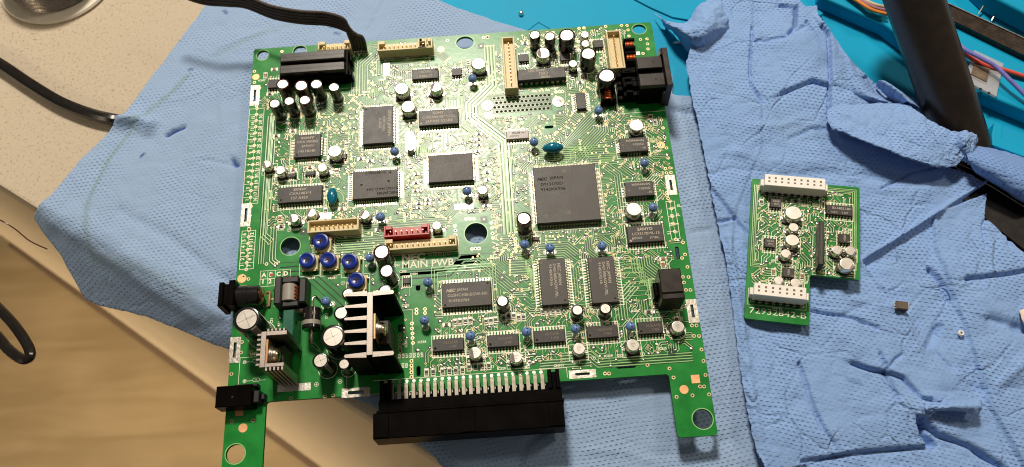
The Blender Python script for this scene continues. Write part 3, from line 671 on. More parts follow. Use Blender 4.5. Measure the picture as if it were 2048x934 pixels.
# ---- round plug socket (black) at the right edge
h = 15.0; a = P(1270, 114, h); b = P(1324, 111, h); y1, y2, y3, y4 = [P(1300, v, h)[1] for v in (112.5, 136, 146.5, 171)]
xl, xr = a[0]+.4, P(1332, 150, h)[0]-.5; mb = MB(); mb.box(xl, xr, y4, y1, .3, h-2.2); o = mb.build('round_plug_socket', M['plastic'], root, smooth=0)
for u, v in ((y2, y1), (y4, y3)):
    l = MB(); l.box(xl, xr-.3, u, v, h-2.19, h, .25); k = l.build('top_block', M['plastic_brown'], o, smooth=0)
    g = MB(); g.lathe([(.35, h+.003), (.5, h+.02), (.3, h+.05)], 8, ((xl+xr)/2+1.5, (u+v)/2, 0)); g.build('moulded_dimple', M['hole'], k)
l = MB(); l.box(xr+.01, xr+2.6, y4-1.4, y1+3.4, -.6, h+1.4, .25); l.box(xr-.9, xr, y1+.02, y1+3.2, 2, h+1.0, .1); l.box(xr-1.2, xr, y4-1.6, y4-.02, 1, h-4, .1); l.build('front_flange', M['plastic_brown'], o, smooth=0)
l = MB()
for i, (u0, u1, hh) in enumerate([(0, 3.0, 9), (3.6, 6.2, 7), (7.0, 10.0, 8.2), (10.8, 13.4, 6)]):
    yy = y1-1.0-u0; l.box(xl-6.2, xl-.01, yy-(u1-u0), yy, .3, hh, .2); l.box(xl-8.6, xl-6.21, yy-(u1-u0)+.2, yy-.2, .3, hh-3, .3)
l.build('contact_carrier', M['plastic'], o, smooth=0)
g = MB()
for i in range(4): g.box(xl-5.2, xl-2.2, y1-3.3-i*3.6, y1-2.1-i*3.6, 7.5-(i % 2), 9.3-(i % 2)*.8, .1)
g.build('spring_contact', M['alu_dark'], o, smooth=0)
blockpx(1238, 150, 1340, 226); q_ = P(1236, 228); r_ = P(1330, 225); B.silk.strip([q_, (r_[0], q_[1])], .2, .09); B.silk.strip([q_, (q_[0], P(1236, 150)[1])], .2, .09)
# ---- chokes: black bobbins wound with copper
def choke(px, py, h, w_, d_, wd=5, rz=0):
    x, y = P(px, py, h); mb = MB(); mb.cbox(0, 0, w_, d_, .2, 1.6, .2); mb.cbox(0, d_/2-.8, w_, 1.6, 1.61, h, .3); mb.cbox(0, -d_/2+.8, w_, 1.6, 1.61, h, .3)
    o = mb.build('wound_choke', M['plastic'], root, (x, y, 0), rz, smooth=0); g = MB(); n = 6
    for i in range(n):
        xx = (i-(n-1)/2)*(w_*.8/n)
        g.tube([(xx, -d_/2+1.7, 2.2), (xx-.1, -d_/2+1.9, h-1.2), (xx, -d_*.15, h-.55), (xx+.1, d_*.15, h-.55), (xx+.25, d_/2-1.7, h-1.2)], .34, 6)
    g.build('copper_winding', M['winding'], o, smooth=80); return o
choke(1259, 86, 6.5, 5.2, 6.0); choke(1262, 112, 6.5, 5.2, 6.0); choke(1216, 186, 6.0, 7.0, 7.0, rz=PI/2)
# ---- square black socket at the right
h = 13.0; a = P(1314, 539, h); b = P(1358, 535, h); c = P(1328, 601, h); d = P(1372, 594, h); xa, xb = (a[0]+c[0])/2, (b[0]+d[0])/2; ya, yb = (a[1]+b[1])/2, (c[1]+d[1])/2; ym = yb+(ya-yb)*.2
mb = MB(); mb.box(xa, xb, ym+.12, ya, .2, h, .35); o = mb.build('square_black_socket', M['plastic_brown'], root, smooth=0)
l = MB(); l.box(xa-.1, xb+.1, yb, ym-.12, .2, h+.02, .35); l.build('front_collar', M['plastic_brown'], o, smooth=0)
l = MB(); l.box(xa-1.8, xa-.01, yb+4, ya-3, .2, 6, .4); l.box(xa+.1, xb-.1, ym-.2, ym+.2, .3, h-.4); l.build('inner_body', M['plastic'], o, smooth=0)
B.silk.rect(xa-2.4, yb-1, xb+1, ya+1, .17, .09)
# ---- barrel power jack, top of the left edge
h = 10.5; yt, ybm = P(470, 567, 8)[1], P(470, 612, 8)[1]; yc = (yt+ybm)/2
x1, x2, x3, x4, x5 = P(436, 590, h)[0], P(446, 590, h)[0], P(456, 590, h)[0], P(468, 590, h)[0], P(512, 590, h)[0]
mb = MB(); mb.box(x1, x2-.1, yc-5.4, yc+5.0, -.4, h, .3); mb.box(x2-.1, x3, yc-4.4, yc+4.4, .2, h-1.2); mb.box(x3+.01, x4, yc-5.2, yc+5.6, -.2, h+.2, .3); o = mb.build('barrel_power_jack', M['plastic'], root, smooth=0)
l = MB(); l.lathe([(4.6, x4+.01), (4.6, (x4+x5)/2), (4.3, (x4+x5)/2+.1), (4.3, x5), (3.2, x5+.5)], 28, (0, yc, 5.2), axis='x'); l.box(x4+.02, x5, yc-4.2, yc+4.2, .1, 4.6); l.build('jack_barrel', M['sleeve'], o)
l = MB(); l.lathe([(2.9, x5+.52), (3.1, x5+.8), (2.4, x5+1.1), (1.4, x5+1.2), (.6, x5+1.9)], 20, (0, yc, 5.6), axis='x'); l.build('rear_contact', M['bronze'], o)
l = MB(); l.tube([(x5+1.2, yc-3.2, .2), (x5+2.6, yc-3.2, 1.0), (x5+2.8, yc, 1.2), (x5+2.6, yc+3.0, 1.0), (x5+1.2, yc+3.0, .2)], .5, 8); l.build('contact_loop', M['copper'], o)
# ---- line filter coil next to it
x, y = P(582, 583, 7); mb = MB(); mb.box(-6.6, -3.6, -5.6, 6.2, .2, 8.6, .5); mb.box(3.2, 6.4, -5.2, 5.6, .2, 7.4, .6); mb.box(-3.59, 3.19, 3.6, 6.4, .2, 8.2, .4); mb.box(-3.59, 3.19, -6.4, -4.0, .2, 6.8, .4)
o = mb.build('line_filter_coil', M['base'], root, (x, y, 0), smooth=0)
l = MB(); l.lathe([(3.2, -3.9), (3.4, -3.7), (3.4, 3.4), (3.2, 3.5)], 24, (-1.0, 0, 4.8), axis='y'); l.build('wrapped_band', M['band'], o)
l = MB()
for i in range(4): l.tube([(2.0+.1*i, -3+i*1.5, 2), (2.7, -2.8+i*1.5, 6.4), (1.6, -2.5+i*1.5, 7.6)], .35, 6)
l.build('copper_winding', M['winding'], o, smooth=80)
l = MB(); l.box(-3.4, 5.2, -8.2, -6.41, .3, 4.6, .9); l.build('angled_foot', M['chipmark_faint'], o, smooth=0)
# ---- big axial diode bridging on bent legs
hz = 8.5; x, ya = P(621, 613, hz+3); _, yb = P(621, 655, hz+3); mb = MB(); L = ya-yb
mb.lathe([(3.4, 0), (3.75, .3), (3.75, L-.3), (3.4, L)], 28, (0, 0, 0), axis='y'); o = mb.build('power_diode', M['sleeve'], root, (x, yb, hz))
l = MB(); l.lathe([(3.79, 1.6), (3.79, 3.4)], 28, axis='y', caps=False); l.build('cathode_band', M['band'], o)
l = MB(); l.tube([(0, L, 0), (0, L+3.2, .2), (.2, L+4.6, .4), (1.0, L+5.4, 0), (2.2, L+4.6, -3), (3.6, L+3.0, -8.4)], .62, 10); l.tube([(0, 0, 0), (0, -4.2, 0), (.2, -5.4, -.6), (1.4, -6.6, -4), (2.0, -7.0, -8.4)], .62, 10); l.build('wire_leg', M['lead'], o)
t1 = text('7', o, -2.2, 5.4, 3.2, 1.5, 'sleeveprint'); t2 = text('H', o, 1.6, 6.0, 3.6, 1.5, 'sleeveprint'); t1.rotation_euler[1] = -.55; t2.rotation_euler[1] = .4
# ---- green film capacitor behind it
h = 11; x0, y0 = P(566, 620, h); x1_, y1_ = P(584, 664, h); mb = MB(); mb.box(x0, x0+4.6, y0-12.5, y0, .2, h, .35); o = mb.build('green_film_capacitor', M['green_film'], root, smooth=0)
l = MB(); l.lathe([(1.2, x0+4.61), (1.0, x0+4.75)], 16, (0, y0-4.5, 7.5), axis='x'); l.build('moulded_recess', M['hole'], o)
# ---- large heat sink
h = 26.0; xs, yt = P(740, 584, h); _, yb = P(740, 710, h); w_ = P(746, 640, h)[0]-P(734, 640, h)[0]
mb = MB(); mb.box(xs-w_/2, xs+w_/2, yb, yt, .3, h, .1, 0, 1)
for k, py in enumerate((588, 612, 636.5, 662, 686, 711)):
    xx, yy = P(712, py, h); tip = P(690, py, h)[0]; r0 = .95 if k in (0, 5) else .75
    vs = [(tip, yy-r0*.65), (xs-w_/2-.005, yy-r0*1.1), (xs-w_/2-.005, yy+r0*1.1), (tip, yy+r0*.65), (tip-.4, yy)]; mb.prism(vs, .3, h, 0, 1)
for py in (585.5, 707.5):
    tip = P(786, py, h)[0]; yy = P(760, py, h)[1]; mb.prism([(xs+w_/2+.005, yy-1.0), (tip, yy-.8), (tip+.4, yy), (tip, yy+.8), (xs+w_/2+.005, yy+1.0)], .3, h, 0, 1)
o = mb.build('finned_heat_sink', [M['alu_dark'], M['alu']], root, smooth=0); o['label'] = 'black heat sink with a bright cut top edge'
def regulator(xw, yc_, zc, par, sgn=1):
    mb = MB(); mb.box(xw, xw+.7, yc_-5, yc_+5, 1, zc+5); k = mb.build('power_regulator', M['bronze'], par, smooth=0)
    l = MB(); l.box(xw+.71, xw+4.6, yc_-4.9, yc_+4.9, 2, zc-3.2, .3); l.build('regulator_body', M['epoxy'], k, smooth=0)
    l = MB(); l.lathe([(3.6, xw+.72), (3.6, xw+1.3), (3.1, xw+1.4), (3.1, xw+1.9)], 24, (0, yc_, zc), axis='x'); l.build('washer', M['alu_side'], k)
    l = MB(); l.lathe([(2.9, xw+1.95), (2.9, xw+2.8), (2.3, xw+3.7), (1.2, xw+4.1), (.1, xw+4.2)], 24, (0, yc_, zc), axis='x'); l.build('screw_head', M['brass'], k)
regulator(xs+w_/2+.02, (yt+yb)/2-.8, 19.5, root)
B.silk.rect(xs-14, yb-8.5, xs+13, yt+1, .18, .09)
# ---- small ribbed heat sink, bare aluminium
h = 23.0; xa, ya = P(528, 663, h); xb = P(574, 660, h)[0]; yb = P(522, 735, h)[1]
mb = MB(); mb.box(xa-1.0, xa+1.0, yb, ya, .3, h, .1, 0, 1); mb.box(xa+1.01, xb, ya-1.7, ya, .3, h, .1, 0, 1); mb.box(xa+1.01, xb-.6, yb, yb+1.5, .3, h, .1, 0, 1)
for i in range(7): yy = yb+1.2+i*(ya-yb-2.4)/6; mb.box(xa-2.5, xa-1.005, yy-.45, yy+.45, .3, h, .1, 0, 1)
for i in range(5): xx = xa+1.6+i*(xb-xa-2.8)/4; mb.box(xx-.45, xx+.45, yb-1.4, yb-.005, .3, h-.1, .1, 0, 1); mb.box(xx-.45, xx+.45, ya+.005, ya+1.1, .3, h-.1, .1, 0, 1)
mb.build('finned_heat_sink', [M['alu_side'], M['alu']], root, smooth=0)['label'] = 'small bare aluminium ribbed heat sink'
regulator(xa+1.03, (ya+yb)/2-1.0, 17.5, root)
q0 = P(560, 777); B.pads.quad(q0[0]-1, q0[1]-1.5, q0[0]+12.4, q0[1]+1.6, .08)
# ---- earphone jack (black box) on the left edge
h = 7.5; a = P(433, 773, h); d = P(499, 806, h); c = P(433, 815, h); mb = MB(); mb.box(a[0], d[0]+.6, c[1], a[1], -.3, h, .25); o = mb.build('earphone_jack', M['plastic'], root, smooth=0)
l = MB(); xx = d[0]+.61; l.box(xx, xx+2.4, c[1]+1.5, a[1]-2.0, .2, h-2, .3); l.box(xx+2.41, xx+4, c[1]+3, a[1]-3, .2, h-4, .3); l.box(a[0]+6, xx+1, a[1]+.01, a[1]+1.2, .2, 4, .3); l.build('rear_housing', M['base'], o, smooth=0)
l = MB(); l.lathe([(.35, h+.004), (.45, h+.03), (.2, h+.05)], 10, (a[0]+6.6, (a[1]+c[1])/2-.4, 0)); l.build('moulded_dimple', M['hole'], o)
# ---- expansion connector with its row of contacts
h = 8.0; a = P(751, 790, 6); b = P(1128, 771, 6); yA = P(940, 788, 6)[1]; xA, xB = P(757, 810, 6)[0], P(1124, 790, 6)[0]
yR = P(940, 808, h)[1]; yF1 = P(930, 813, h)[1]; yF2 = P(930, 866, h)[1]
mb = MB(); mb.box(xA, xB, yR, yA, -3, 6.0, .3); o = mb.build('expansion_connector', M['plastic'], root, smooth=0)
l = MB(); l.box(xA-.6, xB+.6, yF1-.2, yR-.02, -4, 7.4, .2); l.build('ridge', M['plastic'], o, smooth=0)
x0, x1_ = P(746, 835, h)[0], P(1128, 820, h)[0]; xm0, xm1 = P(921, 840, h)[0], P(950, 840, h)[0]
l = MB(); l.box(x0, x1_, yF2, yF1-.22, -4.5, h-.5, .3); l.box(x0+.02, x0+6, yF2+.4, yF1-.6, h-.49, h, .15); l.box(x1_-6, x1_-.02, yF2+.4, yF1-.6, h-.49, h, .15); l.box(xm0, xm1, yF2+.4, yF1-.6, h-.49, h-.1, .15)
l.build('shroud', M['plastic'], o, smooth=0)
for sx, xx in ((0, xA+.6), (1, xB-5.0)):
    l = MB(); l.box(xx, xx+1.5, yA+.01, yA+7.5, .1, 7.0, .2); l.box(xx+3.2, xx+4.6, yA+.01, yA+7.5, .1, 7.0, .2); l.box(xx+1.51, xx+3.19, yA+.01, yA+7.0, .1, 4.5); l.build('side_bracket', M['plastic'], o, smooth=0)
pm = MB(); pm.box(-.75, .75, -3.4, 4.6, 3.2, 3.7, .05); pm.box(-.75, .75, 4.61, 5.1, .1, 3.7, .05); p0 = None
cxs = [P(770+ (1085-770)*i/22, 790-26*i/22, 3)[0] for i in range(23)]
for xx in cxs:
    if p0 is None: p0 = pm.build('contact', M['lead'], o, (xx, yA+1.6, 0), smooth=0)
    else: inst(p0, o, (xx, yA+1.6, 0))
    B.pads.disc(xx+.4, yA+3.2, .8, .08, 10); B.pads.disc(xx-.2, yA+8.4, .7, .08, 10)
blockpx(745, 755, 1130, 800)
# ---- quartz crystal in its can, tinned test lands, edge clips
x, y = P(820, 282, 3); mb = MB(); n = 28; outl = slot(0, 0, 3.6, 9.6); mb.prism([(p[0]*1.18, p[1]*1.06) for p in outl], .2, .7); mb.prism(outl, .71, 3.2); mb.prism([(p[0]*.9, p[1]*.96) for p in outl], 3.21, 3.45)
mb.build('quartz_crystal', M['can'], root, (x, y, 0), smooth=50)
def land(px, py, w_, h_): x, y = P(px, py); tp = MB(); tp.cbox(0, 0, w_, h_, .06, .16, .05); tp.build('tinned_land', M['tin'], root, (x, y, 0), smooth=0); rt.block(x-w_/2, y-h_/2, x+w_/2, y+h_/2)
for q in [(773, 139, 3.2, 7.6), (928, 413, 8.4, 2.7), (1274, 107, 2.8, 2.0), (645, 432, 8.0, 3.2)]: land(*q)
for (X_, Y_, w_, h_) in slots[6:]:
    tp = MB(); x = y = 0
    ww, hh = (w_+3.2, h_+4.6) if h_ > w_ else (w_+5.0, h_+2.4)
    tp.prism(rounded([(x-ww/2, y-hh/2), (x+ww/2, y-hh/2), (x+ww/2, y-h_/2), (x-ww/2, y-h_/2)], .1, 1), .03, .14); tp.prism(rounded([(x-ww/2, y+h_/2), (x+ww/2, y+h_/2), (x+ww/2, y+hh/2), (x-ww/2, y+hh/2)], .1, 1), .03, .14)
    tp.prism([(x-ww/2, y-h_/2+.01), (x-w_/2, y-h_/2+.01), (x-w_/2, y+h_/2-.01), (x-ww/2, y+h_/2-.01)], .03, .14); tp.prism([(x+w_/2, y-h_/2+.01), (x+ww/2, y-h_/2+.01), (x+ww/2, y+h_/2-.01), (x+w_/2, y+h_/2-.01)], .03, .14)
    tp.build('tinned_land', M['tin'], root, (X_, Y_, 0), smooth=0)
for px, py, r in [(1368, 779, 9), (486, 856, 9), (1322, 290, 8), (882, 99, 7), (512, 154, 7), (484, 557, 9)]: x, y = P(px, py); cp = MB(); cp.disc(0, 0, fm.mm(px, py, r), .07, 24); cp.build('copper_land', M['copper'], root, (x, y, 0), smooth=0)
for px, py, r in [(1391, 758, 8.5), (479, 824, 8)]: x, y = P(px, py); q = fm.mm(px, py, r); cp = MB(); cp.quad(-q, -q, q, q, .07); cp.build('copper_land', M['copper'], root, (x, y, 0), smooth=0)
for px, py in [(792, 166), (962, 92), (952, 251), (1048, 319), (1120, 226), (1225, 249), (968, 439), (1238, 484), (1213, 447), (803, 656), (607, 463), (1343, 704), (962, 674), (1004, 555)]:
    x, y = P(px, py); dk = MB(); dk.quad(-1.5, -1.5, 1.5, 1.5, .07, 0); dk.disc(0, 0, .3, .08, 8, 1); dk.build('fiducial_square', [M['gap'], M['gold']], root, (x, y, 0), smooth=0)
# perforated grid of holes between two rivets
pf = MB(); a = P(990, 224); b = P(1098, 190)
pf.quad(a[0]-1, a[1]-1, b[0]+1, b[1]+1, .05, 2)
for j in range(4):
    for i in range(14 if j % 2 else 13):
        x = a[0]+(i+(0 if j % 2 else .5))*(b[0]-a[0])/13; y = a[1]+j*(b[1]-a[1])/3; pf.disc(x, y, .78, .064, 8, 1); pf.ring(x, y, .78, 1.0, .06, 8, 0)
pf.build('perforated_grid', [M['trace'], M['hole'], M['gap']], root, smooth=0, kind='stuff')
for px, py in [(975, 211), (1117, 203)]:
    x, y = P(px, py, .4); r = MB(); r.lathe([(2.9, .05), (2.8, .35), (1.0, .5), (.7, .2), (.01, .2)], 28); r.build('rivet', M['alu_side'], root, (x, y, 0))
    rt.block_c(x, y, 3.2)
a = P(952, 194); b = P(1135, 228); B.silk.rect(a[0], min(a[1], b[1]), b[0], max(a[1], b[1]), .16, .09); blockpx(962, 192, 1128, 226)

# ---- chip resistors and ceramic capacitors
for i in range(10): B.chipres(853+i*13.2+ (6 if i > 1 else 0), 745-i*.9-(5 if i > 5 else 0), PI/2)
for i in range(4): B.chipres(910+i*10.2, 645-i*1.2, PI/2)
B.chipres(893, 650, 0)
for i in range(3): B.chipres(972+i*9.8, 643-i*1.4, PI/2)
for i in range(5): B.chipres(1008+i*9.8, 637-i*.6-(4 if i in (1, 2) else 0), PI/2)
for i in range(4): B.chipres(1086+i*10, 624-i*.5, PI/2)
for px, py in [(958, 268), (958, 279), (958, 290), (955, 303), (972, 330), (974, 345), (975, 360), (833, 349), (832, 366), (831, 382), (838, 407), (856, 400), (855, 408), (838, 416), (968, 404), (972, 412), (823, 246), (1250, 120)]: B.chipres(px, py, 0, l=1.8, wd=1.0)
for px, py, rz in [(819, 330, PI/2), (673, 343, PI/2), (586, 262, 0), (587, 340, 0), (684, 418, 0), (560, 437, PI/2), (549, 139, 0), (531, 151, PI/2), (620, 335, 0), (862, 203, 0), (1326, 518, 0), (1326, 530, PI/2)]: B.chipres(px, py, rz, kind='ceramic')
for px, py, rz in [(553, 272, 0), (540, 188, 0), (648, 384, PI/2), (651, 422, PI/2), (937, 124, PI/2), (1202, 121, PI/2), (1145, 154, PI/2), (1160, 165, 0), (1302, 235, PI/2), (1297, 624, 0), (1353, 607, 0), (1150, 98, PI/2), (757, 460, 0), (693, 290, PI/2), (740, 322, 0), (722, 318, 0),
                   (1310, 245, PI/2), (563, 453, 0), (1050, 87, 0), (1354, 640, PI/2), (1355, 615, 0)]: B.chipres(px, py, rz)
# ---- legends
for i in range(15):
    t = i/14; px, py = 493+(505.5-493)*t, 400+(235-400)*t; B.label(str(i+1), px+1, py, 1.5, None, PI/2, .02)
    B.label(str(i+16), 510+(522-510)*t, 399+(233-399)*t, 1.5, None, PI/2, .02)
for i in range(6):
    t = i/5; B.label(str(i+1), 483.5+5.2*t, 531-62*t, 1.6, None, PI/2, .02); B.label(str(i+7), 498+5.5*t, 531-62*t, 1.6, None, PI/2, .02)
def grid_box(p0, p1, rows, split):
    a = P(*p0); b = P(*p1); x0, x1, y0, y1 = a[0], b[0], b[1], a[1]; B.silk.rect(x0, y0, x1, y1, .24, .094); xm = x0+(x1-x0)*split; B.silk.quad(xm-.08, y0, xm+.08, y1, .096)
    for i in range(1, rows): yy = y0+(y1-y0)*i/rows; B.silk.quad(x0, yy-.1, x1, yy+.1, .098)
    for i in range(rows+1): via_row(vr, xm, y0+(y1-y0)*i/rows)
vr = MB()
grid_box((499, 218), (516, 407), 15, .5); grid_box((484, 462), (507, 538), 6, .5); grid_box((1331, 403), (1361, 478), 5, .5)
for i, (t1, t2) in enumerate([('51', '1'), ('52', '2'), ('53', 'J3'), ('2', 'J3')]): B.label(t1, 1338+i*3, 466-i*17, 1.3, None, PI/2); B.label(t2, 1352+i*2, 466-i*18, 1.3, None, PI/2)
B.label('NEC', 827, 514.5, 3.0, 10.0, 0, .04); B.label('MAIN PWB', 856, 527, 3.2, 22, 0, .0)
B.label('PWA-3284', 990, 466, 3.0, 24, PI/2, .0); B.label('72932841', 995, 345, 3.0, 22, PI/2, .0)
for i, c_ in enumerate('ABCD'): B.label(c_, 528+i*14.6, 550-i*1.0, 1.9, None, 0, .03)
B.label('1', 526, 563, 1.9, None, 0, .03); B.label('2', 540, 562.5, 1.9, None, 0, .03)
a = P(521, 544); b = P(580, 570); xs_ = [a[0]+(b[0]-a[0])*i/4 for i in range(5)]; B.silk.rect(a[0], (a[1]+b[1])/2, b[0], a[1]+.4, .18, .094); B.silk.rect(a[0], b[1], xs_[2], (a[1]+b[1])/2+.1, .18, .092)
for xx in xs_[1:4]: B.silk.quad(xx-.08, (a[1]+b[1])/2, xx+.08, a[1]+.4, .097)
B.silk.quad(xs_[1]-.08, b[1], xs_[1]+.08, (a[1]+b[1])/2, .097)
rk = MB(); q_ = P(543, 550); rk.disc(q_[0], q_[1], .7, .1, 12); rk.build('red_ink_dot', M['redink'], root, smooth=0)
for t, px, py, rz in [('P602', 812, 111, 0), ('P603', 862, 108, 0), ('IC507', 524, 161, 0), ('IC505', 712, 181, 0), ('L105', 944, 176, 0), ('IC501', 812, 687, PI/2), ('IC518', 844, 684, 0), ('IC515', 865, 592, 0), ('C519', 1153, 724, 0),
                      ('IC519', 1217, 712, 0), ('C521', 1241, 711, 0), ('IC515', 1325, 697, 0), ('CN101', 1117, 731, 0), ('VR104', 621, 556, 0), ('VR101', 664, 556, 0), ('JK102', 520, 797, PI/2), ('D51', 653, 632, PI/2), ('C51', 543, 642, PI/2),
                      ('R51', 558, 648, PI/2), ('C305', 806, 543, 0), ('C301', 792, 531, 0), ('D304', 828, 548, 0), ('C305', 811, 611, 0), ('IC509', 1314, 303, 0), ('IC510', 1313, 350, 0), ('IC507', 1110, 176, 0), ('IC504', 668, 259, 0), ('IC503', 688, 228, 0),
                      ('C102', 592, 459, 0), ('R102', 562, 459, 0), ('IC520', 1003, 737, 0), ('CN17', 980, 734, 0), ('C520', 1052, 735, 0), ('C515', 1187, 618, 0), ('L301', 507, 708, 0), ('C518', 518, 344, PI/2), ('IC301', 1270, 622, 0), ('L510', 962, 675, 0)]:
    B.label(t, px, py, 1.0, None, rz, .025)
for i, t in enumerate(['R28', 'R18', 'R17', 'R25', 'R30', 'R24', 'R49']): B.label(t, 799+i*7.5, 712-i*.4, 1.0, 2.0, PI/2, .03)
for i, t in enumerate(['R33', 'R20']): B.label(t, 806+i*7, 731, 1.0, 2.0, PI/2, .03)
for px, py in [(636, 270), (606, 219), (550, 358), (578, 460), (748, 503), (686, 566), (502, 704), (633, 769), (680, 763), (1232, 617), (1285, 708), (1187, 716), (1361, 637), (986, 395), (668, 283), (645, 222), (1120, 540), (1196, 134)]: B.plus(px, py)
# inductors drawn in the legend at lower left
for px, py in [(512, 723), (512, 761)]:
    x, y = P(px, py)
    for k in range(2): B.silk.ring(x+k*1.3-.6, y+.3, .65, .85, .09, 14)
    B.silk.strip([(x-4, y), (x-1.4, y)], .2, .09); B.silk.strip([(x+1.6, y), (x+4, y)], .2, .09); B.pads.disc(x-4.6, y, .8, .08, 12)
a = P(478, 716); b = P(520, 772); B.silk.strip([(b[0], b[1]), (a[0]+.5, b[1]), (a[0]+.5, a[1]), (b[0]-1, a[1])], .2, .091)
a = P(452, 822); b = P(514, 772); B.silk.strip([(a[0], a[1]), (b[0], a[1]), (b[0], b[1])], .2, .091)
a = P(1110, 737); b = P(745, 767); B.silk.strip([(P(1133, 735)[0], a[1]-4), (P(1133, 735)[0], a[1]), (b[0], a[1])], .2, .095)
# ---- plated holes along the edges and in rows
for px, py in [(564, 103), (509, 143), (509, 165), (519, 176), (513, 212), (502, 413), (500, 431), (498, 457), (484, 684), (482, 705), (467, 722), (463, 748), (464, 843), (453, 855), (506, 841), (530, 801), (582, 797), (650, 793), (666, 791), (533, 528), (552, 527), (487, 553), (497, 558),
               (780, 77), (802, 75), (868, 75), (888, 73), (895, 81), (967, 75), (975, 75), (975, 67), (975, 74), (996, 67), (1018, 65), (1040, 64), (1059, 62), (1148, 57), (1158, 57), (1168, 56), (1179, 55), (1190, 54), (1200, 53), (1211, 53), (1221, 52), (1232, 51), (1243, 51), (1254, 51), (1256, 60), (1258, 72), (1281, 79), (1294, 78), (1295, 88), (1296, 98), (1286, 107),
               (1323, 240), (1326, 256), (1329, 275), (1333, 296), (1336, 316), (1331, 337), (1340, 336), (1333, 346), (1342, 345), (1334, 385), (1334, 391), (1336, 397), (1366, 485), (1370, 509), (1364, 516), (1375, 534), (1377, 554), (1366, 554), (1368, 565), (1381, 580), (1372, 580), (1384, 651), (1393, 651), (1388, 672), (1398, 672), (1403, 699), (1407, 722), (1411, 750), (1347, 755), (1339, 737),
               (1353, 794), (1385, 791), (1400, 773), (1408, 773), (1418, 789), (1210, 747), (1218, 747), (1295, 730), (910, 452), (911, 461), (911, 470), (983, 446), (984, 456), (985, 467), (986, 476), (932, 438), (940, 438), (948, 438), (944, 498), (951, 497), (958, 497),
               (792, 508), (800, 508), (860, 509), (870, 509), (880, 508), (889, 508), (898, 507), (824, 647), (824, 657), (825, 667), (825, 676), (826, 686), (800, 671), (800, 680), (800, 690), (800, 698), (801, 703), (823, 722), (823, 731), (823, 738), (823, 745), (823, 754), (1112, 184), (1119, 183), (1125, 183), (833, 619), (850, 618), (833, 626), (850, 626), (1031, 478), (1031, 486), (1032, 494), (1032, 502)]:
    x, y = P(px, py)
    if X0+.8 < x < X1-.8 and y < YT-.8: via_row(vr, x, y)
vr.build('plated_hole', [M['viaring'], M['hole']], root, smooth=0, kind='stuff')

# ---- tracks: the bundles one can follow first, then what fans out of the chips, then the dense filling
def pp(*pts): return [P(*p) for p in pts]
def ortho(pts):                      # keep a drawn path on 45 degree directions
    out = [np.array(pts[0], float)]
    for p in pts[1:]:
        d = np.array(p)-out[-1]; a = round(math.atan2(d[1], d[0])/(PI/4))*PI/4; u = np.array([math.cos(a), math.sin(a)]); out.append(out[-1]+u*max(.8, np.dot(d, u)))
    return [tuple(p) for p in out]
def bd(n, *pts, **k): rt.bundle(ortho(pp(*pts)), n, force=True, **k)
bd(3, (541, 232), (525, 528), ends=(0, 0)); bd(3, (532, 390), (528, 470), (545, 480), ends=(0, 1), pitch=1.35)
bd(3, (548, 228), (540, 310), (532, 420)); bd(3, (548, 455), (542, 520), (552, 530), pitch=1.20)
bd(5, (700, 457), (905, 440), stag=2); bd(6, (650, 470), (672, 490), (770, 483), pitch=1.12); bd(4, (670, 498), (760, 495), stag=3)
bd(4, (885, 440), (912, 417), (912, 395), pitch=1.20, stag=2); bd(3, (560, 540), (610, 540), (640, 580), (700, 610), pitch=2.2, wd=1.6, gapw=2.3, ends=(0, 0))
bd(2, (785, 560), (870, 548), (900, 545), (925, 520), (985, 498), pitch=3.2, wd=2.5, gapw=3.3, ends=(0, 0)); bd(2, (800, 543), (885, 540), (905, 524), (960, 510), pitch=2.4, wd=1.8, gapw=2.5, ends=(0, 0))
bd(4, (978, 92), (978, 170), (937, 205), (937, 235), (1000, 290), (1003, 470), pitch=1.5, wd=1.1, gapw=1.6, ends=(1, 0))
bd(4, (1013, 195), (985, 200), (962, 225), (962, 238), (1010, 285), (1012, 400), pitch=1.20, ends=(0, 1)); bd(3, (880, 195), (925, 190), (925, 250), (950, 280), pitch=1.20)
bd(6, (1160, 290), (1130, 285), (1165, 245), (1225, 225), pitch=1.05); bd(7, (1060, 320), (1150, 300), (1195, 255), (1205, 245), pitch=1.05, stag=3); bd(6, (1215, 300), (1110, 310), (1060, 315), pitch=1.05, stag=4)
bd(4, (1210, 330), (1240, 345), (1240, 420), pitch=1.12); bd(6, (1180, 320), (1225, 310), (1250, 320), pitch=1.05)
for i in range(9): bd(1, (1240+i*2, 520+i*9), (1275+i*5, 520+i*8), (1300-i*1, 560+i*5), (1322, 562+i*6), ends=(0, 2))
bd(9, (1282, 512), (1282, 535), (1310, 560), (1310, 610), pitch=1.08, stag=1)
for i in range(7): bd(1, (1020, 520+i*5), (1050+i*3, 515+i*5), (1062+i*2, 540+i*8), (1078, 545+i*8), ends=(1, 0))
bd(4, (1122, 715), (1180, 716), (1197, 727), (1385, 712), pitch=1.12, ends=(1, 0)); bd(4, (1080, 730), (1110, 720), (1180, 710), pitch=1.12); bd(5, (950, 515), (1010, 540), (1035, 580), pitch=1.12, stag=2)
bd(9, (1070, 505), (1130, 500), (1160, 515), pitch=1.05, stag=3); bd(4, (690, 120), (712, 135), (712, 190), pitch=1.20); bd(5, (745, 110), (725, 128), (722, 190), pitch=1.20); bd(4, (860, 118), (760, 125), (752, 150), pitch=1.20)
bd(4, (820, 112), (880, 112), (895, 120), pitch=1.05); bd(3, (870, 590), (870, 540), (985, 535), (990, 600), pitch=1.20); bd(5, (1245, 640), (1240, 600), (1275, 575), pitch=1.20)
for k in (0, 1): bd(6, (1143+k*-70, 530), (1143+k*-70, 600), pitch=1.12, stag=2)
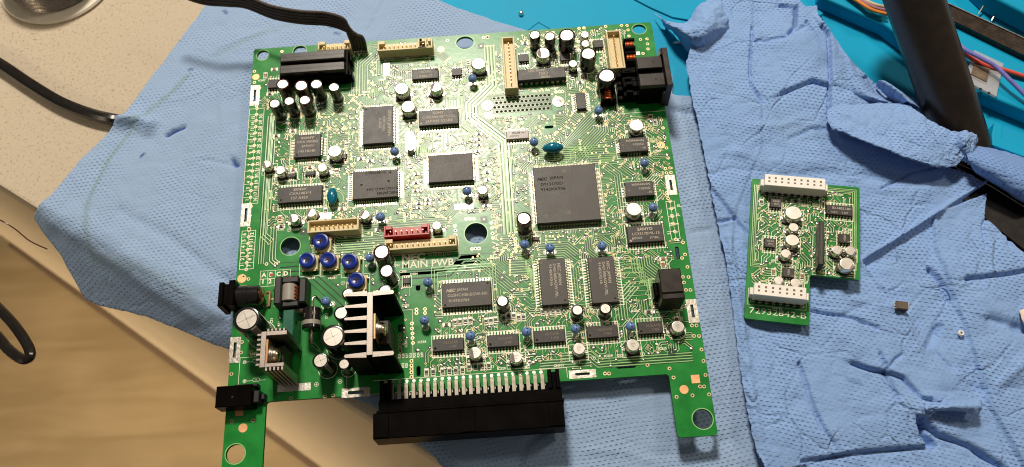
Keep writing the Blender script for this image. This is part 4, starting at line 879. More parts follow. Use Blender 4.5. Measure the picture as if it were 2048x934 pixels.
for x, y, ex, ey in B.later: rt.block(x-ex+1.0, y-ey+1.0, x+ex-1.0, y+ey-1.0)
def zone(x0, y0, x1, y1, n, nb=(1, 5), seg=(1.5, 6), steps=4, aa=None):
    for _ in range(n):
        x, y = P(random.uniform(x0, x1), random.uniform(y0, y1))
        if not rt.free(x, y): continue
        a = random.choice(aa if aa else range(8))*PI/4; rt.wander(x, y, a, random.randint(*nb), random.randint(1, steps), seg, pitch=random.choice((.85, .95, 1.05)), minlen=1.2)
zone(690, 110, 1000, 230, 798, (2, 6)); zone(640, 220, 1060, 330, 912, (2, 7)); zone(520, 190, 720, 440, 722, (1, 4), (1.2, 4)); zone(690, 300, 1000, 440, 798, (2, 6)); zone(1000, 170, 1320, 330, 798, (3, 8), (2, 8))
zone(1040, 60, 1240, 190, 494, (1, 4), (1, 4)); zone(1000, 250, 1340, 520, 798, (2, 7)); zone(850, 500, 1340, 640, 684, (2, 6)); zone(840, 600, 1360, 740, 874, (1, 4), (1, 4)); zone(600, 430, 780, 520, 228, (2, 5)); zone(1020, 450, 1250, 560, 304, (2, 6)); zone(530, 440, 620, 480, 38)
# solder dots and vias scattered in what is left
k = 0
while k < 2600:
    px, py = random.uniform(530, 1350), random.uniform(60, 745)
    x, y = P(px, py)
    if x > X1-8 and random.random() < .8: k += 1; continue
    if rt.clear(x, y, .5):
        if random.random() < .72: rt.dots.append((x, y, random.uniform(.45, .8)))
        else: rt.vias.append((x, y))
        q = rt.idx((x, y)); rt.occ[q[0]-2:q[0]+3, q[1]-2:q[1]+3] = True
    k += 1
B.finish()

# ================================================================ SMALL BOARD
tl = at(1509, 359, -1.0)
fd = Frame(tl, -math.radians(13.0), math.radians(5.5)); r2 = fd.root('small_circuit_board'); Q = fd.P
tag(r2, 'small stepped green circuit board with two cream pin sockets, lying alone on folded towel', 'circuit board')
tr, rb, nt_, nb_, bl = Q(1722, 373), Q(1717, 559), Q(1625, 551), Q(1613, 650), Q(1483, 636)
xw = (tr[0]+rb[0])/2; xn = (nt_[0]+nb_[0])/2; yn = (rb[1]+nt_[1])/2; ybt = (bl[1]+nb_[1])/2; ytp = tr[1]/2; xl = bl[0]/2
board_slab('printed_board', rounded([(xl, ytp), (xl, ybt), (xn, ybt), (xn, yn), (xw, yn), (xw, ytp)], 1.0), [], 1.6, r2, [M['mask'], M['board_edge']])
r_ = Router(xl, ybt, xw, ytp, .25); r_.border(1.8); r_.block(xn-.5, ybt, xw, yn+1); r_.block(xl, ybt, xn, Q(1560, 600)[1]-4)
B2 = Board(fd, r2, r_)
def d7(zx, zy): return 1460+zx/2.747, 330+zy/2.747
for zx, zy in [(252, 208), (220, 427), (630, 403), (322, 590)]:
    B2.chip(*d7(zx, zy), 4.9, 4.4, 1.8, 4, 0, 1.27, 1.4, .5, [('4558', .1, .8, 2.8, .8), ('JRC', .3, -.6, 2.2, .7)] if zx < 300 else [('4558', 0, .1, 2.6, .8, {'rz': PI/2})], spots=[(1.6, -1.4, .5, 2)])
B2.chip(*d7(602, 248), 11.0, 4.8, 1.8, 8, 0, 1.27, 1.4, .5, [('BU4053BF', .9, .9, 7.6, 1.1), ('151  137', .2, -1.1, 6.8, 1.0)], spots=[(-4.4, -.8, .6, 1)])
for zx, zy, r, tp_ in [(350, 262, 46, 'txt'), (350, 342, 28, 'n'), (343, 412, 38, 'txt'), (308, 486, 28, 'half'), (590, 466, 30, 'half'), (663, 470, 30, 'half'), (643, 542, 40, 'half'), (268, 634, 27, 'half'), (362, 648, 30, 'half')]:
    B2.smdcap(*d7(zx, zy), r/2.747, 5.4 if r > 35 else 4.6, 'none' if tp_ in ('txt', 'n') else 'half', rz=2.6 if tp_ == 'half' else -.2, txt=None)
h = 7.5; B2.header(*d7(357, 92), 25.0, 5.4, h, 9, 'white_nylon', pitch=2.65, socket=True, rz=0); B2.header(*d7(275, 692), 20.4, 5.2, h, 7, 'white_nylon', pitch=2.75, socket=True, rz=0)
x, y = Q(*d7(502, 425), 8.0); mb = MB(); Ls = abs(Q(*d7(505, 298), 8)[1]-Q(*d7(490, 535), 8)[1]); mb.cbox(0, 0, 2.0, Ls, 1.2, 8.0, .15); o = mb.build('upright_chip_module', M['epoxy'], r2, (x, y, 0), smooth=0)
g = MB(); g.quad(-.06, -Ls/2+1, .06, Ls/2-2, 8.012); g.build('seam', M['chipmark_faint'], o, smooth=0)
pm = MB(); pm.cbox(0, 0, .4, .8, -.2, 1.19); pm.disc(1.6, 0, .65, .1, 10, dome=.4); p0 = None
for i in range(8):
    if p0 is None: p0 = pm.build('pin', M['lead'], o, (.4, -Ls/2+1.2+i*(Ls-2.4)/7, 0), smooth=0)
    else: inst(p0, o, (.4, -Ls/2+1.2+i*(Ls-2.4)/7, 0))
B2.silk.rect(x-2, y-Ls/2-1.5, x+3.6, y+Ls/2+1, .16, .09)
B2.chipres(*d7(360, 203), 0, kind='resistor', l=2.6, wd=1.4); B2.chipres(*d7(240, 588), PI/2, kind='ceramic'); B2.chipres(*d7(396, 612), PI/2, kind='ceramic'); B2.chipres(*d7(172, 205), PI/2)
B2.label('72932842-B', *d7(262, 813), 2.5, 22.5, .0, -.012)
for t, zx, zy in [('C211', 410, 217), ('CN182', 478, 217), ('IC504', 600, 163), ('C214', 408, 357), ('CN183', 258, 787), ('C213', 362, 530), ('IC303', 318, 548), ('IC206', 650, 355)]: B2.label(t, *d7(zx, zy), .95)
for zx, zy in [(285, 392), (235, 527), (202, 637), (417, 645), (552, 600)]: B2.plus(*d7(zx, zy), .75)
a = Q(*d7(100, 690)); B2.silk.rect(a[0], ybt+6.2, xn-1.2, ybt+13.5, .15, .088)
for q in [(148, 130, 110, 380, 3), (110, 545, 170, 545, 2)]:
    pass
r_.bundle([(xl+2.0, ytp-3), (xl+2.0, Q(*d7(110, 545))[1]), (xl+8, Q(*d7(110, 545))[1])], 3, pitch=.7, force=True, ends=(0, 0)); r_.bundle([(xw-15, ytp-2.2), (xw-2.2, ytp-2.2), (xw-2.2, yn+4)], 3, pitch=.7, force=True, ends=(0, 0))
for x, y, ex, ey in B2.later: r_.block(x-ex+1.0, y-ey+1.0, x+ex-1.0, y+ey-1.0)
for _ in range(600):
    x, y = random.uniform(xl+2, xw-2), random.uniform(ybt+16, ytp-2)
    if r_.free(x, y): r_.wander(x, y, random.randrange(8)*PI/4, random.randint(1, 4), random.randint(1, 3), (1.2, 4.5), pitch=1.05, minlen=1.2)
for _ in range(1500):
    x, y = random.uniform(xl+2, xw-2), random.uniform(ybt+16, ytp-2)
    if r_.clear(x, y, .55): (r_.dots.append((x, y, random.uniform(.45, .75))) if random.random() < .6 else r_.vias.append((x, y)))
B2.finish()
# ================================================================ CLOTH
def towel_mat(name, col, ang, sub=1.0):
    mt, nt, b = new_mat(name); L = nt.links.new
    def mth(op, a, bb=None, c=None):
        n = N(nt, 'ShaderNodeMath', operation=op)
        for i, q in enumerate((a, bb, c)):
            if q is None: continue
            if isinstance(q, (int, float)): n.inputs[i].default_value = q
            else: L(q, n.inputs[i])
        return n.outputs[0]
    tc = N(nt, 'ShaderNodeTexCoord'); wn = N(nt, 'ShaderNodeTexNoise'); wn.inputs['Scale'].default_value = 28; L(tc.outputs['Object'], wn.inputs['Vector'])
    vm = N(nt, 'ShaderNodeVectorMath', operation='SCALE'); vm.inputs['Scale'].default_value = .006; L(wn.outputs['Color'], vm.inputs[0])
    va = N(nt, 'ShaderNodeVectorMath', operation='ADD'); L(tc.outputs['Object'], va.inputs[0]); L(vm.outputs[0], va.inputs[1])
    sx = N(nt, 'ShaderNodeSeparateXYZ'); L(va.outputs[0], sx.inputs[0]); c, s = math.cos(ang), math.sin(ang)
    u = mth('ADD', mth('MULTIPLY', sx.outputs[0], c*1000/2.2), mth('MULTIPLY', sx.outputs[1], s*1000/2.2))
    v = mth('ADD', mth('MULTIPLY', sx.outputs[0], -s*1000/1.65), mth('MULTIPLY', sx.outputs[1], c*1000/1.65))
    row = mth('FLOOR', v); off = mth('MULTIPLY', mth('MODULO', row, 2.0), .5)
    fu = mth('SUBTRACT', mth('FRACT', mth('ADD', u, off)), .5); fv = mth('SUBTRACT', mth('FRACT', v), .5)
    d2 = mth('ADD', mth('POWER', mth('MULTIPLY', fu, 3.0), 2), mth('POWER', mth('MULTIPLY', fv, 4.4), 2))
    mr = N(nt, 'ShaderNodeMapRange', interpolation_type='SMOOTHSTEP'); L(d2, mr.inputs[0]); mr.inputs[1].default_value = 1.1; mr.inputs[2].default_value = .15
    n1 = N(nt, 'ShaderNodeTexNoise'); n1.inputs['Scale'].default_value = 45; n1.inputs['Detail'].default_value = 3; L(tc.outputs['Object'], n1.inputs['Vector'])
    ms = N(nt, 'ShaderNodeMapRange'); L(n1.outputs[0], ms.inputs[0]); ms.inputs[1].default_value = .38; ms.inputs[2].default_value = .62; ms.inputs[3].default_value = .12
    dot = mth('MULTIPLY', mr.outputs[0], ms.outputs[0])
    fb = N(nt, 'ShaderNodeTexNoise'); fb.inputs['Scale'].default_value = 900; fb.inputs['Detail'].default_value = 6; fb.inputs['Roughness'].default_value = .7; L(tc.outputs['Object'], fb.inputs['Vector'])
    wv = N(nt, 'ShaderNodeTexNoise'); wv.inputs['Scale'].default_value = 130; wv.inputs['Detail'].default_value = 5; L(tc.outputs['Object'], wv.inputs['Vector'])
    vo = N(nt, 'ShaderNodeTexVoronoi', feature='DISTANCE_TO_EDGE'); vo.inputs['Scale'].default_value = 42; w2 = N(nt, 'ShaderNodeVectorMath', operation='SCALE'); w2.inputs['Scale'].default_value = .03; L(wn.outputs['Color'], w2.inputs[0]); a2 = N(nt, 'ShaderNodeVectorMath', operation='ADD'); L(tc.outputs['Object'], a2.inputs[0]); L(w2.outputs[0], a2.inputs[1]); L(a2.outputs[0], vo.inputs['Vector'])
    mv = N(nt, 'ShaderNodeMapRange', interpolation_type='SMOOTHSTEP'); L(vo.outputs[0], mv.inputs[0]); mv.inputs[2].default_value = .05
    vfold = mth('MULTIPLY', mth('MULTIPLY', mv.outputs[0], 1.6*(sub-.6)), ms.outputs[0])
    hgt = mth('ADD', mth('ADD', mth('MULTIPLY', dot, -1.0), mth('MULTIPLY', fb.outputs[0], .9)), mth('ADD', mth('MULTIPLY', wv.outputs[0], 1.6), vfold))
    bp = N(nt, 'ShaderNodeBump'); bp.inputs['Strength'].default_value = .75; bp.inputs['Distance'].default_value = .00042*sub; L(hgt, bp.inputs['Height']); L(bp.outputs[0], b.inputs['Normal'])
    at_ = N(nt, 'ShaderNodeAttribute', attribute_name='stain'); cs = N(nt, 'ShaderNodeSeparateColor'); L(at_.outputs['Color'], cs.inputs[0])
    m0 = N(nt, 'ShaderNodeMix', data_type='RGBA'); L(n1.outputs[0], m0.inputs[0]); m0.inputs[6].default_value = (*[k*.88 for k in col], 1); m0.inputs[7].default_value = (*[min(1, k*1.12) for k in col], 1)
    m1 = N(nt, 'ShaderNodeMix', data_type='RGBA'); L(mth('MULTIPLY', dot, .55), m1.inputs[0]); L(m0.outputs[2], m1.inputs[6]); m1.inputs[7].default_value = (col[0]*.35, col[1]*.45, col[2]*.7, 1)
    m2 = N(nt, 'ShaderNodeMix', data_type='RGBA'); L(cs.outputs[0], m2.inputs[0]); L(m1.outputs[2], m2.inputs[6]); m2.inputs[7].default_value = (.012, .05, .22, 1)  # dark blue marks, such as tears and pinches, painted into the colour
    m3 = N(nt, 'ShaderNodeMix', data_type='RGBA'); L(mth('MULTIPLY', cs.outputs[1], mth('ADD', .45, dot)), m3.inputs[0]); L(m2.outputs[2], m3.inputs[6]); m3.inputs[7].default_value = (.16, .24, .17, 1)
    L(m3.outputs[2], b.inputs['Base Color']); b.inputs['Roughness'].default_value = .9; b.inputs['Specular IOR Level'].default_value = .15
    b.inputs['Sheen Weight'].default_value = .08
    return mt
M['towel'] = towel_mat('blue_paper_towel', (.305, .425, .62), .10)
M['towel2'] = towel_mat('blue_paper_towel_folded', (.255, .41, .72), -.28, 1.5)
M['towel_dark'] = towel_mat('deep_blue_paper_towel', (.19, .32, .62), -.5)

_rs = np.random.RandomState(5); _lat = _rs.rand(64, 64)
def vnoise(x, y):
    xi = np.floor(x).astype(int); yi = np.floor(y).astype(int); fx = x-xi; fy = y-yi; fx = fx*fx*(3-2*fx); fy = fy*fy*(3-2*fy)
    g = lambda a, b: _lat[a % 64, b % 64]
    return (g(xi, yi)*(1-fx)+g(xi+1, yi)*fx)*(1-fy)+(g(xi, yi+1)*(1-fx)+g(xi+1, yi+1)*fx)*fy
def fbm(x, y, o=4):
    r = 0; a = .5
    for i in range(o): r = r+a*(vnoise(x*2**i+17*i, y*2**i+5*i)-.5); a *= .5
    return r
def ridged(x, y):                        # paper crumple: sharp little valleys
    return (1-np.abs(2*vnoise(x, y)-1))**3*.6+(1-np.abs(2*vnoise(x*2.1+9, y*2.1+3)-1))**3*.3
def pdist(X, Y, pts, closed=False):
    P_ = np.array(pts, float)[:, :2]; n = len(P_); best = np.full(X.shape, 1e9); sd = np.zeros(X.shape); end = np.zeros(X.shape); NX = np.zeros(X.shape); NY = np.zeros(X.shape)
    for i in range(n if closed else n-1):
        a = P_[i]; b = P_[(i+1) % n]; d = b-a; L2 = d@d+1e-12; t0 = ((X-a[0])*d[0]+(Y-a[1])*d[1])/L2; t = np.clip(t0, 0, 1)
        qx = a[0]+t*d[0]; qy = a[1]+t*d[1]; D_ = np.hypot(X-qx, Y-qy); m_ = D_ < best; best = np.where(m_, D_, best)
        sg = np.sign(d[0]*(Y-a[1])-d[1]*(X-a[0])); sd = np.where(m_, sg, sd)
        e = np.zeros(X.shape)
        if not closed and i == 0: e = np.maximum(e, -t0*math.sqrt(L2))
        if not closed and i == n-2: e = np.maximum(e, (t0-1)*math.sqrt(L2))
        end = np.where(m_, e, end); NX = np.where(m_, qx, NX); NY = np.where(m_, qy, NY)
    return best, sd, end, NX, NY
def inside(X, Y, pts):
    r = np.zeros(X.shape, bool); n = len(pts)
    for i in range(n):
        x1, y1 = pts[i][:2]; x2, y2 = pts[(i+1) % n][:2]; c = ((y1 > Y) != (y2 > Y)) & (X < (x2-x1)*(Y-y1)/(y2-y1+1e-12)+x1); r ^= c
    return r
def wpath(pts, z): return [tuple(at(p[0], p[1], z)[:2]) for p in pts]
def densify(pts, step, jit, seed=1, closed=True):
    rs = np.random.RandomState(seed); out = []; n = len(pts)
    for i in range(n if closed else n-1):
        a = np.array(pts[i][:2]); b = np.array(pts[(i+1) % n][:2]); L = np.linalg.norm(b-a); k = max(1, int(L/step)); nn = np.array([a[1]-b[1], b[0]-a[0]])/max(L, 1e-6)
        for j in range(k): out.append(tuple(a+(b-a)*j/k+nn*rs.normal(0, jit)*(j > 0)))
    if not closed: out.append(tuple(pts[-1][:2]))
    return out
class Relief:
    def __init__(s, base, z): s.base = base; s.z = z; s.big = z > -8; s.items = []; s.st = []
    def crease(s, pts, amp=-1.0, w=.9, lift=0, W=14, fade=8): s.items.append(('c', wpath(pts, s.z), amp, w, lift, W, fade)); return s
    def layer(s, pts, t=2.0, w=.7): s.items.append(('l', wpath(pts, s.z), t, w)); return s
    def hump(s, p, r, a): q = at(p[0], p[1], s.z); s.items.append(('h', (q[0], q[1]), r, a)); return s
    def stain(s, pts, w, ch, k=1.0): s.st.append((wpath(pts, s.z), w, ch, k)); return s
    def __call__(s, X, Y):
        h = s.base(X, Y)
        for it in s.items:
            if it[0] == 'c':
                _, p, amp, w, lift, W, fade = it; amp = amp*1.8 if s.big else amp; lift = lift*2.2 if s.big else lift; full = None
                if X.size > 500:
                    q_ = np.array(p); mg = max(3*w, 4*W if lift else 0, 3)+fade*1.8; bx = (X > q_[:, 0].min()-mg) & (X < q_[:, 0].max()+mg) & (Y > q_[:, 1].min()-mg) & (Y < q_[:, 1].max()+mg); full = h; XX, YY = X, Y; X = XX[bx]; Y = YY[bx]; h = full[bx]
                d, sg, e, _, _ = pdist(X, Y, p); f = np.exp(-(np.maximum(e, 0)/fade)**2)
                dd = d+.3*fbm(X*.5, Y*.5, 2); w = w*.72
                h = h+f*(amp*np.exp(-(dd/w)**2)*(.6+.8*vnoise(X*.22, Y*.22)))
                if lift: h = h+f*lift*(sg > 0)*np.exp(-d/W)*np.clip(d/(w*.6), 0, 1)
                if full is not None: full[bx] = h; h = full; X, Y = XX, YY
            elif it[0] == 'l':
                _, p, t, w = it; d, _, _, _, _ = pdist(X, Y, p, True); ins = inside(X, Y, p); sdn = np.where(ins, d, -d); h = h+t*np.clip(.5+sdn/w, 0, 1)
            else:
                _, p, r, a = it; h = h+a*np.exp(-((X-p[0])**2+(Y-p[1])**2)/r**2)
        return h
def sheet(name, pts, fn, res, mt, parent=None, jit=.12, solid=.35, seed=3):
    W = []
    for p in pts:                        # the outline lies on the sheet's own surface
        z = fn.z
        for _ in range(14):
            q = at(p[0], p[1], z); z = z+.5*(float(fn(np.array([q[0]]), np.array([q[1]]))[0])-z)
        q = at(p[0], p[1], z); W.append((q[0], q[1]))
    W = densify(W, 1.6, jit, seed); A = np.array(W); x0, y0 = A.min(0)-res; x1, y1 = A.max(0)+res
    xs = np.arange(x0, x1+res, res); ys = np.arange(y0, y1+res, res); X, Y = np.meshgrid(xs, ys, indexing='ij'); ins = inside(X, Y, W); nx, ny = X.shape
    fc = ins[:-1, :-1] | ins[1:, :-1] | ins[1:, 1:] | ins[:-1, 1:]; used = np.zeros_like(ins)
    used[:-1, :-1] |= fc; used[1:, :-1] |= fc; used[1:, 1:] |= fc; used[:-1, 1:] |= fc
    out = used & ~ins
    if out.any():
        _, _, _, qx, qy = pdist(X[out], Y[out], W, True); X = X.copy(); Y = Y.copy(); X[out] = qx; Y[out] = qy
    Z = fn(X, Y); ids = -np.ones(X.shape, int); ids[used] = np.arange(used.sum())
    V = np.stack([X[used], Y[used], Z[used]], 1)*S; ii, jj = np.nonzero(fc)
    Fc = np.stack([ids[ii, jj], ids[ii+1, jj], ids[ii+1, jj+1], ids[ii, jj+1]], 1)
    me = bpy.data.meshes.new(name); me.from_pydata(V.tolist(), [], Fc.tolist()); me.materials.append(mt); me.polygons.foreach_set('use_smooth', [True]*len(me.polygons))
    ca = me.color_attributes.new('stain', 'FLOAT_COLOR', 'POINT'); col = np.zeros((len(V), 4)); col[:, 3] = 1
    for p, w, ch, k in fn.st:
        d, _, e, _, _ = pdist(X[used], Y[used], p); n = .55+.9*vnoise(X[used]*.7, Y[used]*.7); col[:, ch] = np.maximum(col[:, ch], k*np.clip(1.3-d/(w*n), 0, 1)*(e <= w))
    ca.data.foreach_set('color', col.ravel()); me.update()
    o = bpy.data.objects.new(name, me); C.objects.link(o)
    if parent: o.parent = parent
    if solid: md = o.modifiers.new('thickness', 'SOLIDIFY'); md.thickness = solid*S; md.offset = -1
    return o
def catm(P_, t):
    n = len(P_)-1; f = t*n; i = min(int(f), n-1); u = f-i; p = [P_[max(i-1, 0)], P_[i], P_[i+1], P_[min(i+2, n)]]
    return .5*((2*p[1])+(-p[0]+p[2])*u+(2*p[0]-5*p[1]+4*p[2]-p[3])*u*u+(-p[0]+3*p[1]-3*p[2]+p[3])*u**3)
def smooth_path(pts, n): P_ = [np.array(p, float) for p in pts]; return [catm(P_, i/(n-1)) for i in range(n)]
def loft(name, rows, mt, nu=70, nv=30, crump=.5, cs=.22, parent=None, seed=0, linear=False):
    G = []
    for r in rows:
        w = [at(*p) for p in r]; G.append(smooth_path(w, nu) if len(w) > 2 else [w[0]+(w[1]-w[0])*i/(nu-1) for i in range(nu)])
    G = np.array(G); V = np.array([[catm(list(G[:, i]), j/(nv-1)) for j in range(nv)] for i in range(nu)])
    X = V[..., 0]+seed*31; Y = V[..., 1]+V[..., 2]*.7
    V[..., 2] += crump*(3.0*fbm(X*cs*.5, Y*cs*.5)-1.2*ridged(X*cs, Y*cs)); V[..., 0] += crump*1.0*fbm(Y*cs+3, X*cs); V[..., 1] += crump*fbm(Y*cs+13, X*cs+9)
    me = bpy.data.meshes.new(name); me.from_pydata((V.reshape(-1, 3)*S).tolist(), [], [[i*nv+j, (i+1)*nv+j, (i+1)*nv+j+1, i*nv+j+1] for i in range(nu-1) for j in range(nv-1)])
    me.materials.append(mt); me.polygons.foreach_set('use_smooth', [True]*len(me.polygons)); me.update()
    o = bpy.data.objects.new(name, me); C.objects.link(o)
    if parent: o.parent = parent
    md = o.modifiers.new('thickness', 'SOLIDIFY'); md.thickness = .4*S
    return o

# ================================================================ SETTING: worktop, cupboard front, floor
TZ = -13.0
def speckle(name, col, c2):
    mt, nt, b = new_mat(name); L = nt.links.new; tc = N(nt, 'ShaderNodeTexCoord'); v = N(nt, 'ShaderNodeTexVoronoi'); v.inputs['Scale'].default_value = 900; L(tc.outputs['Object'], v.inputs['Vector'])
    n = N(nt, 'ShaderNodeTexNoise'); n.inputs['Scale'].default_value = 760; n.inputs['Detail'].default_value = 3; L(tc.outputs['Object'], n.inputs['Vector'])
    n3 = N(nt, 'ShaderNodeTexNoise'); n3.inputs['Scale'].default_value = 12; L(tc.outputs['Object'], n3.inputs['Vector'])
    r = N(nt, 'ShaderNodeMapRange'); L(n.outputs[0], r.inputs[0]); r.inputs[1].default_value = .58; r.inputs[2].default_value = .66
    s_ = N(nt, 'ShaderNodeSeparateColor'); L(v.outputs['Color'], s_.inputs[0]); r2_ = N(nt, 'ShaderNodeMapRange'); L(s_.outputs[0], r2_.inputs[0]); r2_.inputs[3].default_value = .93; r2_.inputs[4].default_value = 1.05
    m1 = N(nt, 'ShaderNodeMix', data_type='RGBA'); L(r.outputs[0], m1.inputs[0]); m1.inputs[6].default_value = (*col, 1); m1.inputs[7].default_value = (*c2, 1)
    m2 = N(nt, 'ShaderNodeMix', data_type='RGBA', blend_type='MULTIPLY'); m2.inputs[0].default_value = 1; L(m1.outputs[2], m2.inputs[6]); L(r2_.outputs[0], m2.inputs[7])
    m3 = N(nt, 'ShaderNodeMix', data_type='RGBA'); L(n3.outputs[0], m3.inputs[0]); L(m2.outputs[2], m3.inputs[6]); m3.inputs[7].default_value = (*[k*.93 for k in col], 1); L(m3.outputs[2], b.inputs['Base Color'])
    b.inputs['Roughness'].default_value = .38; return mt
M['quartz'] = speckle('speckled_quartz', (.62, .52, .39), (.30, .22, .13))
M['cupboard'] = mat('cupboard_lacquer', (.76, .62, .43), .35, var=.05, nscale=8)
M['edge'] = mat('worktop_edge', (.16, .11, .07), .4)
def wood_mat():
    mt, nt, b = new_mat('floor_wood'); L = nt.links.new; tc = N(nt, 'ShaderNodeTexCoord'); mp = N(nt, 'ShaderNodeMapping'); mp.inputs['Rotation'].default_value[2] = .62; mp.inputs['Scale'].default_value = (3.2, 22, 1); L(tc.outputs['Object'], mp.inputs[0])
    n = N(nt, 'ShaderNodeTexNoise'); n.inputs['Scale'].default_value = 1.2; n.inputs['Detail'].default_value = 6; n.inputs['Distortion'].default_value = .6; L(mp.outputs[0], n.inputs[0])
    n2 = N(nt, 'ShaderNodeTexNoise'); n2.inputs['Scale'].default_value = 9; L(tc.outputs['Object'], n2.inputs[0]); mm = N(nt, 'ShaderNodeMath', operation='MULTIPLY_ADD'); L(n2.outputs[0], mm.inputs[0]); mm.inputs[1].default_value = .5; L(n.outputs[0], mm.inputs[2])
    cr = N(nt, 'ShaderNodeValToRGB'); cr.color_ramp.elements[0].position = .62; cr.color_ramp.elements[0].color = (.29, .21, .105, 1); cr.color_ramp.elements[1].position = .88; cr.color_ramp.elements[1].color = (.37, .275, .15, 1); L(mm.outputs[0], cr.inputs[0]); L(cr.outputs[0], b.inputs['Base Color']); b.inputs['Roughness'].default_value = .45; return mt
M['wood'] = wood_mat()
e0, e1 = at(0, 372, TZ), at(900, 936, TZ); dr = (e1-e0)/np.linalg.norm(e1-e0); nr = np.array([-dr[1], dr[0], 0])   # nr points inwards
if nr @ (at(500, 100, TZ)-e0) < 0: nr = -nr
eA, eB = e0-dr*700, e0+dr*1500
mb = MB(); prof = [(0, -20), (0, -2.2), (.6, -.8), (2.2, 0), (1600, 0)]
vs = [tuple((q+nr*a+np.array([0, 0, z]))) for q in (eA, eB) for a, z in prof]
mb.add(vs, [[i, i+1, i+6, i+5] for i in range(4)]); tag(mb.build('worktop', M['quartz'], smooth=40), kind='structure')
mb = MB(); p0, p1 = at(0, 465, -900), at(390, 750, -900); d2 = (p1-p0)/np.linalg.norm(p1-p0); pA, pB = p0-d2*1500, p1+d2*2500
tA, tB = eA+nr*1.5+np.array([0, 0, -20.5]), eB+nr*1.5+np.array([0, 0, -20.5])
pA, pB = p0+d2*np.dot(tA-p0, d2), p0+d2*np.dot(tB-p0, d2)
ns = 60; vs = [tuple(a+(b-a)*i/ns) for i in range(ns+1) for a, b in ((tA, tB), (pA, pB))]; mb.add(vs, [[2*i, 2*i+2, 2*i+3, 2*i+1] for i in range(ns)]); tag(mb.build('cupboard_front', M['cupboard'], smooth=0), kind='structure')
mb = MB(); mb.quad(-3500, -3500, 3500, 3500, -901); tag(mb.build('floor', M['wood'], smooth=0), kind='structure')
mb = MB(); dn_ = np.array([-d2[1], d2[0], 0]); dn_ = -dn_ if dn_ @ nr > 0 else dn_
mb.add([tuple(pA+dn_*0+(0, 0, 2)), tuple(pB+(0, 0, 2)), tuple(pB+dn_*9+(0, 0, 4)), tuple(pA+dn_*9+(0, 0, 4))], [[0, 1, 2, 3]]); tag(mb.build('plinth_strip', M['edge'], smooth=0), kind='structure')

# ================================================================ LEFT TOWEL
def edge_s(X, Y): return (X-e0[0])*nr[0]+(Y-e0[1])*nr[1]            # distance in from the worktop edge
def baseA(X, Y):
    s_ = edge_s(X, Y); h = -10.4+4.2*np.clip(1-np.hypot(np.maximum(np.abs(X+22)-85, 0), np.maximum(np.abs(Y-175)-75, 0))/45, 0, 1)**.8+2.0*fbm(X*.02, Y*.02, 3)+.8*fbm(X*.09, Y*.09, 3)-.55*ridged(X*.045, Y*.045)-.25*ridged(X*.13, Y*.13)
    return h+np.where(s_ < 4, -1.55*np.sqrt((4-s_)**2+16)+6.2, 0)*np.clip(1-(s_-4)/1, 0, 1)
ra = Relief(baseA, -10)
ra.crease([(222, 238), (245, 242), (300, 250)], 5.0, 5.5, 0, 1, 5)
ra.crease([(370, 152), (350, 175), (300, 220), (255, 275), (225, 315), (190, 370), (175, 400)], .5, 1.4, .5, 10).crease([(440, 95), (500, 75), (560, 62)], .5, 1.5).crease([(345, 200), (400, 185), (440, 160), (447, 260)], .4, 1.2)
ra.crease([(470, 335), (430, 325), (400, 320)], -.8, 1.2).crease([(475, 325), (490, 355), (505, 380)], -.8, 1.0).crease([(770, 0), (745, 50), (733, 75)], -.6, .6).crease([(945, 20), (985, 35), (1030, 45)], -.6, .6).crease([(80, 430), (150, 470), (280, 560), (400, 640)], .8, 3)
ra.crease([(150, 420), (260, 500), (380, 560), (470, 600)], .6, 5).crease([(240, 420), (330, 470), (420, 540), (470, 570)], -1.0, 4).crease([(300, 640), (390, 640), (470, 650)], -.6, 3)
ra.crease([(1345, 225), (1420, 230), (1470, 260)], -2.2, 3).crease([(1130, 840), (1060, 880), (1035, 934)], -1.2, 2).crease([(1380, 470), (1420, 460)], -.8, 1.2).crease([(1400, 700), (1430, 800), (1480, 900)], -.8, 3).crease([(1180, 900), (1260, 905), (1300, 920)], .5, 2)
ra.crease([(1385, 400), (1400, 500), (1425, 640)], .9, 4)
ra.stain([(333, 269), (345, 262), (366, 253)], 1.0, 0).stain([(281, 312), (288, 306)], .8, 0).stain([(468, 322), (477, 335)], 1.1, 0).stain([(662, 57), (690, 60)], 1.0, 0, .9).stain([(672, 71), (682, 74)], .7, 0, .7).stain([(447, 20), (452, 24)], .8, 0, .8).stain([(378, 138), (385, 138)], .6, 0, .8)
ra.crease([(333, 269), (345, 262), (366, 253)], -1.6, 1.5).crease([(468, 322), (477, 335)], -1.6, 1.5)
ra.stain([(375, 150), (345, 182), (300, 218), (250, 275), (215, 320), (190, 370), (172, 410), (168, 500)], 1.6, 1, .75).stain([(610, 45), (540, 62), (470, 95), (430, 110)], 1.8, 1, .45).stain([(170, 505), (290, 540), (400, 590)], 3.0, 1, .35)
ta = sheet('paper_towel', [(428, -30), (420, 0), (330, 120), (228, 243), (160, 320), (100, 392), (74, 420), (68, 436), (90, 470), (118, 505), (140, 545), (170, 598), (200, 612), (250, 622), (300, 636), (360, 660), (430, 690), (470, 702),
    (560, 730), (660, 780), (745, 812), (800, 856), (860, 905), (900, 950), (1560, 960), (1560, 200), (1345, 190), (1345, 150), (1060, 62), (1000, 45), (905, 12), (860, -8), (850, -30)], ra, .95, M['towel'])
tag(ta, 'flat light blue paper towel beneath the large circuit board, draped over the worktop edge', 'paper towel')

